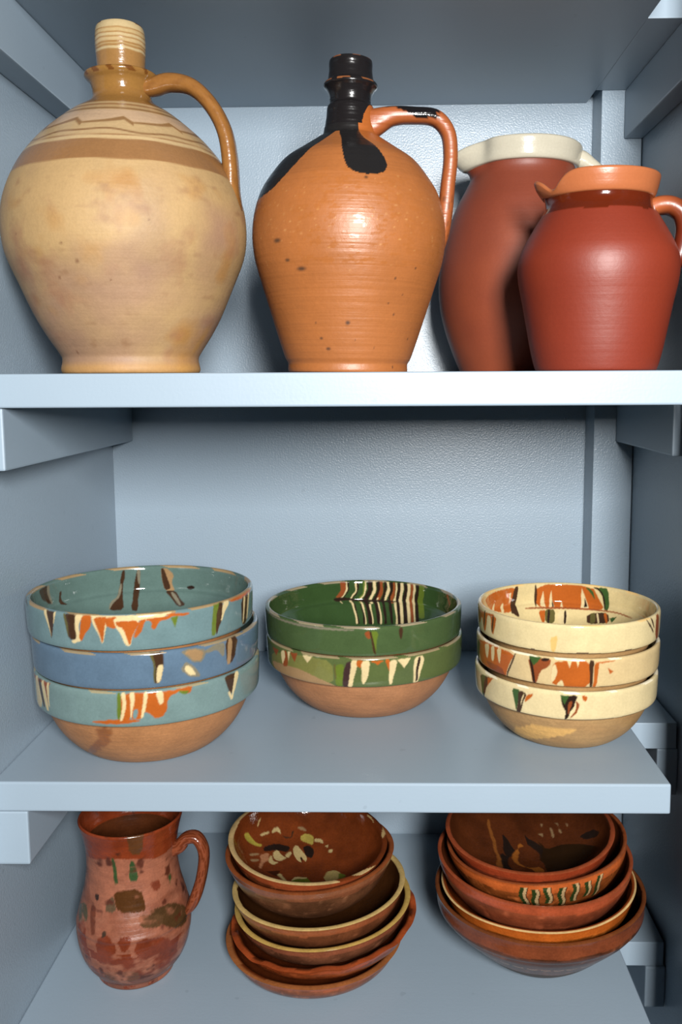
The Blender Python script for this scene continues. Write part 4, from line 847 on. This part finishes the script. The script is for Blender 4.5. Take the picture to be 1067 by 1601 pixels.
def bell(th, c, w):
    return np.exp(-(((th - c + 180) % 360 - 180) / w) ** 2)
def big_pour(th, R, Z):
    k = np.clip((Z - 0.235) / 0.03, 0, 1)
    g = bell(th, -80, 17)
    return R * (1 + k * (0.26 * g - 0.075 * bell(th, -52, 11) - 0.075 * bell(th, -108, 11))), Z - 0.010 * k * g - 0.002 * k * bell(th, 90, 40)
def sm_pour(th, R, Z):
    k = np.clip((Z - 0.160) / 0.02, 0, 1); kt = np.clip((Z - 0.1715) / 0.019, 0, 1)
    g = bell(th, -94, 13)
    return R * (1 + k * 0.10 * g - 0.05 * kt * (bell(th, -66, 12) + bell(th, -122, 12))), Z - 0.0150 * kt * (bell(th, -66, 17) + bell(th, -122, 17)) + 0.004 * (1 - kt) * k * g
def big_body(th, s, r, z):
    a = flat(len(th), (134, 62, 40), 0.50)
    k = np.clip(0.5 + 2 * (n3(th, r, z, 14, 5) - 0.5) + (0.10 - z) * 5, 0, 1)[:, None]
    a[:, :3] = a[:, :3] * (1 - 0.7 * k) + 0.7 * k * lin((156, 76, 44))
    band(a, (z > 0.2065) & (z < 0.2076) & (wn(th, s, 9) > -0.2), (176, 104, 70))
    return a
def big_rim(th, s, r, z):
    a = flat(len(th), (206, 199, 178), 0.16)
    return a
def big_h(a_, s, V):
    a = flat(len(s), (150, 70, 42), 0.4)
    band(a, s < 0.075, (206, 199, 178), 0.16)
    return a
pitcher((0.1695, 1.15, ZT0), 'taller red clay pitcher with white glazed rim, behind the smaller one',
        [(0.0004, 0), (0.068, 0), (0.0740, 0.0012), (0.0755, 0.004), (0.0852, 0.027), (0.0946, 0.0548), (0.1, 0.0785), (0.1021, 0.1036), (0.1011, 0.1255), (0.0968, 0.1511), (0.091, 0.1758), (0.0813, 0.202), (0.0700, 0.2230), (0.0640, 0.2350), (0.0625, 0.2430), (0.0640, 0.2500)],
        [(0.0625, 0.2470), (0.0672, 0.2478), (0.0690, 0.2510), (0.0698, 0.2580), (0.0712, 0.2660), (0.0716, 0.2710), (0.0700, 0.2732), (0.0672, 0.2725), (0.0650, 0.2680), (0.0615, 0.2500), (0.0605, 0.2350), (0.070, 0.20), (0.088, 0.150), (0.092, 0.09), (0.070, 0.010), (0.0004, 0.006)],
        big_rim,
        [(0.054, -0.004, 0.259), (0.068, -0.006, 0.2575), (0.081, -0.008, 0.2490), (0.095, -0.010, 0.2400), (0.110, -0.010, 0.2335), (0.122, -0.010, 0.2210), (0.126, -0.008, 0.198), (0.121, -0.004, 0.165), (0.109, 0, 0.140), (0.095, 0, 0.128)], .014, [.011, .0115, .0095, .0072, .0068, .007, .0075, .0075, .0075, .005], big_body, big_h, big_pour, (0, 1, 0), 'big')

def sm_body(th, s, r, z):
    a = flat(len(th), (132, 48, 28), 0.48)
    k = np.clip(n3(th, r, z, 14, 7) * 2 - 0.5, 0, 1)[:, None]
    a[:, :3] = a[:, :3] * (1 - 0.4 * k) + 0.4 * k * lin((144, 56, 32))
    band(a, z > 0.1545 + 0.0006 * wn(th, s, 8), (96, 34, 14), 0.12)
    return a
def sm_rim(th, s, r, z):
    a = flat(len(th), (184, 108, 66), 0.3)
    band(a, (s > 0.06), (150, 80, 40), 0.3)
    return a
def sm_h(a_, s, V):
    a = flat(len(s), (104, 36, 18), 0.3)
    k = np.exp(-(s / 0.03) ** 2)[:, None]
    a[:, :3] = a[:, :3] * (1 - k) + k * lin((184, 100, 56))
    return a
pitcher((0.2158, 0.94, ZT0), 'shorter glossy red clay pitcher with orange rim, in front',
        [(0.0004, 0), (0.055, 0), (0.0600, 0.0010), (0.0614, 0.004), (0.0656, 0.02), (0.07, 0.0427), (0.075, 0.0691), (0.0793, 0.0908), (0.0802, 0.1048), (0.0784, 0.1162), (0.0738, 0.127), (0.0639, 0.1446), (0.0558, 0.1575), (0.0530, 0.1620), (0.0519, 0.1660), (0.0520, 0.1705), (0.0530, 0.1740)],
        [(0.0510, 0.1705), (0.0535, 0.1712), (0.0552, 0.1740), (0.0570, 0.1800), (0.0586, 0.1870), (0.0590, 0.1905), (0.0578, 0.1922), (0.0556, 0.1918), (0.0540, 0.1880), (0.0490, 0.1700), (0.053, 0.155), (0.068, 0.128), (0.074, 0.10), (0.066, 0.04), (0.054, 0.008), (0.0004, 0.006)],
        sm_rim,
        [(0.046, -0.002, 0.1590), (0.058, -0.004, 0.1640), (0.0705, -0.006, 0.1635), (0.0805, -0.008, 0.1560), (0.0845, -0.008, 0.1430), (0.0835, -0.006, 0.128), (0.0790, -0.004, 0.112), (0.070, -0.002, 0.098)], [.012, .014, .015, .015, .015, .015, .015, .012], [.0085, .0090, .0092, .0095, .0095, .0095, .009, .005], sm_body, sm_h, sm_pour, (0.25, 1, 0), 'small')

# ------------------------------------------------------------------ drip-glazed bowls on the middle shelf
def drip_bowl(loc, label, group, k, zs, glaze, inner, clay, key, dense, rot=(0, 0, 0), rim_wear=None, seed=0):
    """k: scale of radii, zs: scale of heights"""
    t = empty('drip_bowl', loc, rot)
    tag(t, label, 'bowl', group)
    base = [(0.0004, 0.0015), (0.050, 0.0015), (0.054, 0.0), (0.066, 0.0), (0.0705, 0.0018), (0.084, 0.0125), (0.096, 0.0270), (0.1050, 0.0440), (0.1105, 0.0585), (0.1112, 0.0620)]
    shell = [(0.1105, 0.0600), (0.1150, 0.0592), (0.1178, 0.0600), (0.1188, 0.0625), (0.1195, 0.0720), (0.1200, 0.0850), (0.1200, 0.0930), (0.1190, 0.0960), (0.1170, 0.0970), (0.1150, 0.0962), (0.1140, 0.0935),
             (0.1130, 0.0800), (0.1122, 0.0680), (0.1085, 0.0640), (0.1065, 0.0600), (0.1000, 0.0460), (0.0890, 0.0270), (0.0720, 0.0120), (0.0450, 0.0080), (0.0004, 0.0072)]
    sc = lambda pr: [(r * k, z * zs) for r, z in pr]
    def c_base(th, s, r, z):
        a = flat(len(th), clay, 0.55)
        w = np.clip(0.5 * wn(th, z, seed + 3) + 0.3, 0, 1)[:, None] * 0.3
        a[:, :3] = a[:, :3] * (1 - w) + w * lin((120, 78, 44))
        return paint(a, th, s, deco(key + '_base'), seed, 0.4)
    def c_shell(th, s, r, z):
        a = flat(len(th), glaze, 0.10)
        inn = s > 0.047 * zs
        band(a, inn, inner, 0.06)
        edge = (s < 0.0065 + 0.0012 * wn(th, s, seed + 5)) 
        band(a, edge, (104, 84, 62), 0.35)
        if rim_wear is not None:
            top = (z > 0.0945 * zs) & (wn(th, s, seed + 8) > rim_wear[1])
            band(a, top, rim_wear[0], 0.3)
        return paint(a, th, s, deco(key), seed, aa=(0.8, 0.0018))
    lathe('base', sc(base), 0.0035, 160, c_base, M_bisque, t, 0.004, seed, key=key + '_base')
    lathe('glazed_wall', sc(shell), [0.0009] * 18 + [0.002] if dense else [0.0009] * 10 + [0.004], 860, c_shell, M_bowl, t, 0.004, seed, key=key)
    return t

gB, gG, gC = 'blue drip-glazed bowls', 'green drip-glazed bowls', 'cream drip-glazed bowls'
zp = 0.0378
drip_bowl((-0.260, 0.957, ZM0), 'teal blue bowl at the bottom of its stack, with bare clay base', gB, 1.0, 0.975, (108, 130, 128), (94, 114, 108), (156, 108, 68), 'blue3', False, (0, 0, 0), ((150, 140, 110), 0.3), 1)
drip_bowl((-0.2605, 0.957, ZM0 + zp), 'bluer worn bowl in the middle of the blue stack', gB, 1.0, 0.975, (86, 107, 126), (94, 114, 108), (156, 108, 68), 'blue2', False, (0, 0, 0), ((140, 124, 96), 0.0), 2)
drip_bowl((-0.2655, 0.958, ZM0 + 2 * zp), 'teal blue bowl on top of its stack, orange and brown drips', gB, 0.997, 0.975, (102, 126, 128), (88, 110, 104), (156, 108, 68), 'blue1', True, (0, 0, 0), ((152, 128, 92), -0.1), 3)
zg = 0.0350
drip_bowl((-0.0265, 1.083, ZM0), 'olive green bowl under another green bowl, cream drips, bare clay base', gG, 1.0, 0.915, (80, 92, 52), (50, 74, 38), (152, 104, 68), 'green2', False, (0, 0, 0), ((140, 124, 92), -0.3), 4)
drip_bowl((-0.0276, 1.083, ZM0 + zg), 'dark green bowl with striped brown and cream inside, on top', gG, 0.998, 0.915, (66, 84, 50), (50, 72, 38), (152, 104, 68), 'green1', True, (0, 0, 0), ((142, 130, 104), -0.05), 5)
zc = 0.0345
drip_bowl((0.2005, 0.985, ZM0), 'cream bowl at the bottom of its stack, with bare clay base', gC, 0.832, 0.80, (206, 188, 144), (202, 182, 132), (158, 124, 80), 'cream3', False, (0, 0, 0), ((226, 214, 184), 0.2), 6)
drip_bowl((0.2018, 0.985, ZM0 + zc), 'cream bowl with large orange patches, middle of the cream stack', gC, 0.832, 0.80, (198, 174, 128), (202, 182, 132), (158, 124, 80), 'cream2', False, (0, 0, 0), ((226, 214, 184), 0.1), 7)
drip_bowl((0.2018, 0.985, ZM0 + 2 * zc), 'plain cream bowl with orange striped inside, on top of its stack', gC, 0.826, 0.80, (206, 188, 142), (202, 182, 132), (158, 124, 80), 'cream1', True, (0, 0, 0), ((214, 180, 120), 0.3), 8)

# ------------------------------------------------------------------ the mug on the lowest shelf
def clay_mug():
    t = empty('clay_mug', (-0.2905, 0.968, ZB0))
    tag(t, 'worn red clay mug with green streaks and loop handle, lowest shelf', 'mug')
    body = [(0.0004, 0.0), (0.038, 0.0), (0.0422, 0.0008), (0.0432, 0.0035), (0.0436, 0.0065), (0.0480, 0.0115), (0.055, 0.0215), (0.0602, 0.034), (0.0634, 0.050), (0.0642, 0.062), (0.0636, 0.068), (0.0640, 0.0705), (0.0622, 0.0765), (0.0589, 0.0892), (0.0535, 0.1102), (0.0508, 0.1289), (0.0505, 0.1467), (0.0518, 0.1600), (0.0545, 0.1730), (0.0572, 0.1830), (0.0578, 0.1862),
            (0.0566, 0.1878), (0.0548, 0.1868), (0.0525, 0.1780), (0.0480, 0.160), (0.0470, 0.140), (0.0550, 0.095), (0.0595, 0.060), (0.054, 0.028), (0.040, 0.010), (0.0004, 0.007)]
    def c(th, s, r, z):
        a = flat(len(th), (158, 92, 66), 0.40)
        n1, n2, n3_ = n3(th, r, z, 50, 3) * 4 - 2, n3(th, r, z, 110, 4, 3, 2.0) * 4 - 2, wn(th, z * 0.5, 23, 1.0)
        out = s < 0.265
        k = np.clip(0.5 + 0.5 * n2, 0, 1)[:, None]
        a[:, :3] = a[:, :3] * (1 - 0.5 * k) + 0.5 * k * lin((184, 116, 88))
        band(a, out & (z < 0.058 + 0.004 * n3_) & (n1 > -0.05), (132, 56, 26), 0.22)
        band(a, out & (z < 0.026) & (n2 > -0.3), (140, 84, 62), 0.4)
        band(a, out & (z < 0.008) & (n1 < 0.25), (172, 98, 66), 0.4)
        band(a, out & (z > 0.153 + 0.003 * n3_), (146, 62, 30), 0.22)
        band(a, ~out, (92, 48, 24), 0.25)
        a = paint(a, th, s, deco('mug'), 5, 0.7, aa=(1.1, 0.002))
        m = n3(th, r, z, 70, 14, 4, 1.8)
        a[:, :3] *= (0.72 + 0.5 * m)[:, None]
        blend(a, (n3(th, r, z, 55, 15, 4, 1.5) - 0.56) * 6 * out * (z > 0.01) * (z < 0.15), (178, 112, 84))
        blend(a, (n3(th, r, z, 90, 16, 3, 1.0) - 0.66) * 8 * out, (96, 46, 28))
        return a
    lathe('body', body, 0.0013, 320, c, M_mug, t, 0.008, 44, key='mug')
    pts = [(0.047, 0.146), (0.056, 0.1505), (0.064, 0.1595), (0.0745, 0.1605), (0.0825, 0.1465), (0.0800, 0.115), (0.0690, 0.082), (0.0590, 0.068)]
    def ch(a_, s, V):
        a = flat(len(s), (150, 78, 48), 0.3)
        band(a, wn(a_, s, 33, 1.0) > 0.15, (112, 50, 24), 0.2)
        return a
    sweep('handle', [(x, -0.004, z) for x, z in pts], [.008, .009, .0095, .0095, .010, .010, .010, .006], [.008, .0075, .0065, .006, .006, .006, .006, .003], ch, M_mug, t)
clay_mug()

# ------------------------------------------------------------------ brown dishes on the lowest shelf
def dish(loc, label, group, rot, R, H, rb, key, ext, inn, rimc, rim_w=0.006, flare=0.0, rough=(0.27, 0.13), wob=0.012, seed=0, dense=False, thick=0.0055, wave=None, steep=None, dense_out=False):
    """open bowl: foot radius rb, rim radius R, height H; loc is the centre of the rim"""
    t = empty('brown_dish' if group[0] == 's' else 'clay_bowl', (0, 0, 0), rot)
    rotm = t.rotation_euler.to_matrix()
    t.location = Vector(loc) - rotm @ Vector((0, 0, H))
    tag(t, label, 'bowl', group)
    a, b = R - rb, H
    mid = steep or [(.40, .18), (.71, .41), (.885, .64), (.965, .83)]
    out = [(0.0004, 0.001), (rb - 0.006, 0.001), (rb - 0.002, 0.0), (rb + 0.002, 0.001)] + [(rb + a * f, b * h) for f, h in mid] + [(R + flare * .4, b * .95), (R + flare, b * .985)]
    top = [(R + flare * .7 - thick * .25, b), (R - thick * .8, b * .993)]
    inr = [(rb + a * f - thick, b * h + thick * .25) for f, h in mid[:0:-1]] + [(rb + a * mid[0][0] * .8, b * mid[0][1] + thick * .8), (rb * .7, thick * 1.5), (0.0004, thick)]
    # outer wall up to the rim, then lip and inside
    def c_out(th, s, r, z):
        c = flat(len(th), ext, rough[0])
        m = n3(th, r, z, 45, seed)
        c[:, :3] *= 1 - 0.45 * np.clip((m - 0.35) * 3, 0, 1)[:, None]
        blend(c, (n3(th, r, z, 110, seed + 1) - 0.62) * 4, tuple(np.clip(np.array(ext) * 1.25 + 12, 0, 255)))
        if key == 't4': band(c, z < H * 0.30 + 0.002 * wn(th, s, seed + 3), (84, 62, 44), 0.5)
        band(c, z > H * 0.80 + 0.003 * wn(th, s, seed + 6), tuple(np.clip(np.array(ext) * 1.12 + (10, 0, 0), 0, 255)), rough[1] + 0.08)
        if key == 't4':                                # combed strokes around the wall
            u = (th + 180) % 360 - 180
            ph = (u / 8.5 + 0.12 * wn(th, s, 3)) % 1.0
            ln = H * 0.50 + 0.0042 * np.abs(ph - 0.35) - 0.0006
            band(c, (np.abs(z - ln) < 0.0011) & (ph < 0.75) & (wn(th, s, 12) > -0.5), (206, 146, 98), 0.2)
        if key == 't5':                                # trailed stripes, green beside cream
            u = (th + 180) % 360 - 180
            for q, t0 in enumerate((-17, -10, -2, 6.5, 15, 24, 32)):
                wv = 0.7 * np.sin(z * 260 + q * 2.1)
                on = (z > H * (0.42 + 0.05 * (q % 3))) & (z < H * (0.93 - 0.04 * (q % 2)))
                band(c, on & (u > t0 - 2.6 + wv) & (u < t0 - 0.2 + wv), (50, 66, 30), 0.14)
                band(c, on & (u > t0 - 0.2 + wv) & (u < t0 + 1.7 + wv), (206, 170, 122), 0.14)
                band(c, on & (u > t0 + 1.7 + wv) & (u < t0 + 2.3 + wv), (58, 34, 20), 0.14)
        return paint(c, th, s, deco(key + '_out'), seed, 0.4, aa=(1.0, 0.002))
    def c_in(th, s, r, z):
        c = flat(len(th), inn, rough[1])
        blend(c, (n3(th, r, z, 40, seed + 7) - 0.45) * 1.6, tuple(np.array(inn) * 0.72))
        w = rim_w * (1 + 0.35 * wn(th, s, seed + 2, 1.0))
        on = s < w
        if key == 's1': on &= (np.abs((th + 70 + 180) % 360 - 180) < 95 + 12 * wn(th, s, 7)) | (wn(th, s, 19) > 0.3)
        band(c, on, rimc, 0.18)
        return paint(c, th, s, deco(key), seed, 0.5, aa=(0.9, 0.002))
    o = lathe('outer_wall', out, 0.0010 if dense_out else 0.0022, 640 if dense_out else 260, c_out, M_brown, t, wob, seed, key=key + '_out', deform=wave)
    lathe('glazed_inside', [out[-1]] + top + inr, 0.0012 if dense else 0.0022, 420 if dense else 260, c_in, M_brown, t, wob, seed, key=key, deform=wave)
    return t
rd = math.radians
gS, gT = 'stacked brown dishes in the middle', 'large clay bowls in the right stack'
def crimp(th, R, Z):
    k = np.clip((Z - 0.012) / 0.02, 0, 1)
    return R, Z + 0.0008 * k * np.sin(np.radians(th) * 11 + 1.0) + 0.0007 * k * np.sin(np.radians(th) * 19)
dish((-0.0855, 0.988, ZB0 + 0.0325), 'shallow orange-brown dish at the very bottom of the middle stack', gS, (0, 0, 0), 0.0995, 0.0325, 0.068, 's6', (158, 86, 46), (112, 52, 24), (170, 104, 58), 0.006, 0.0035, seed=21)
dish((-0.0735, 0.990, ZB0 + 0.0545), 'red-orange dish with crimped wavy rim, second from bottom in stack', gS, (0, rd(-5.0), 0), 0.1050, 0.036, 0.056, 's5', (160, 76, 36), (104, 48, 22), (168, 78, 38), 0.006, 0.0035, seed=22, wave=crimp)
dish((-0.0745, 0.990, ZB0 + 0.0740), 'brown dish with thick yellow rim, lower of the two yellow-rimmed', gS, (0, rd(-3.8), 0), 0.1010, 0.043, 0.054, 's4', (136, 84, 58), (84, 46, 22), (206, 170, 92), 0.0085, 0.0015, seed=23)
dish((-0.0790, 0.993, ZB0 + 0.0935), 'brown dish with thin yellow rim, upper of the two yellow-rimmed', gS, (rd(-0.5), rd(-2.9), 0), 0.0990, 0.048, 0.052, 's3', (144, 84, 52), (74, 42, 20), (214, 182, 116), 0.0065, 0.0015, seed=24, dense=True)
dish((-0.0900, 1.002, ZB0 + 0.1295), 'dull brown bowl right under the flower-painted bowl', gS, (0, rd(-0.9), 0), 0.0975, 0.058, 0.044, 's2', (128, 82, 54), (110, 54, 26), (150, 80, 42), 0.006, 0.0015, seed=25, steep=[(.40, .16), (.66, .36), (.82, .56), (.94, .78), (1.0, .90)])
dish((-0.0925, 1.005, ZB0 + 0.1400), 'brown bowl painted with cream and green flowers, top of stack', gS, (rd(4.0), rd(3.5), 0), 0.0920, 0.048, 0.040, 's1', (146, 74, 40), (120, 56, 24), (204, 172, 118), 0.0065, 0.0010, rough=(0.25, 0.08), seed=26, dense=True)

dish((0.1775, 0.998, ZB0 + 0.0895), 'wide dark brown bowl with scratched wavy line, bottom of right stack', gT, (0, rd(-1.5), 0), 0.1190, 0.0880, 0.046, 't4', (112, 62, 36), (70, 36, 20), (120, 66, 34), 0.006, 0.0015, seed=31, steep=[(.30, .17), (.62, .42), (.88, .64), (.93, .70), (.985, .76), (1.0, .90)], thick=0.004, dense_out=True)
dish((0.1762, 1.001, ZB0 + 0.0965), 'glossy orange-rimmed bowl with a chip, nested in widest bowl', gT, (rd(0.5), rd(-3.0), 0), 0.1105, 0.062, 0.052, 't3', (188, 100, 36), (150, 70, 28), (226, 190, 130), 0.0022, 0.0015, rough=(0.16, 0.12), seed=32, dense=True, thick=0.004)
dish((0.1730, 1.006, ZB0 + 0.1245), 'plain red clay bowl holding the green-striped bowl', gT, (rd(1.5), rd(-0.3), 0), 0.1115, 0.060, 0.050, 't2', (158, 78, 46), (120, 60, 32), (160, 78, 46), 0.006, 0.0010, rough=(0.4, 0.14), seed=33, dense=True, steep=[(.45, .15), (.70, .32), (.84, .50), (.955, .72), (1.0, .87)], thick=0.004)
dish((0.1752, 1.009, ZB0 + 0.1425), 'orange glazed bowl with green and cream stripes around its outside wall', gT, (rd(1.0), rd(-5.5), 0), 0.1030, 0.058, 0.046, 't5', (176, 92, 42), (110, 56, 28), (150, 78, 42), 0.005, 0.0008, rough=(0.2, 0.14), seed=35, steep=[(.45, .15), (.70, .32), (.84, .50), (.955, .72), (1.0, .87)], thick=0.004, dense_out=True)
dish((0.1680, 1.012, ZB0 + 0.1530), 'tilted red clay bowl with dark marbled inside, top of right stack', gT, (rd(4.0), rd(-2.5), 0), 0.0970, 0.052, 0.040, 't1', (152, 66, 36), (92, 46, 22), (158, 76, 44), 0.0060, 0.0010, rough=(0.4, 0.12), seed=34, dense=True)
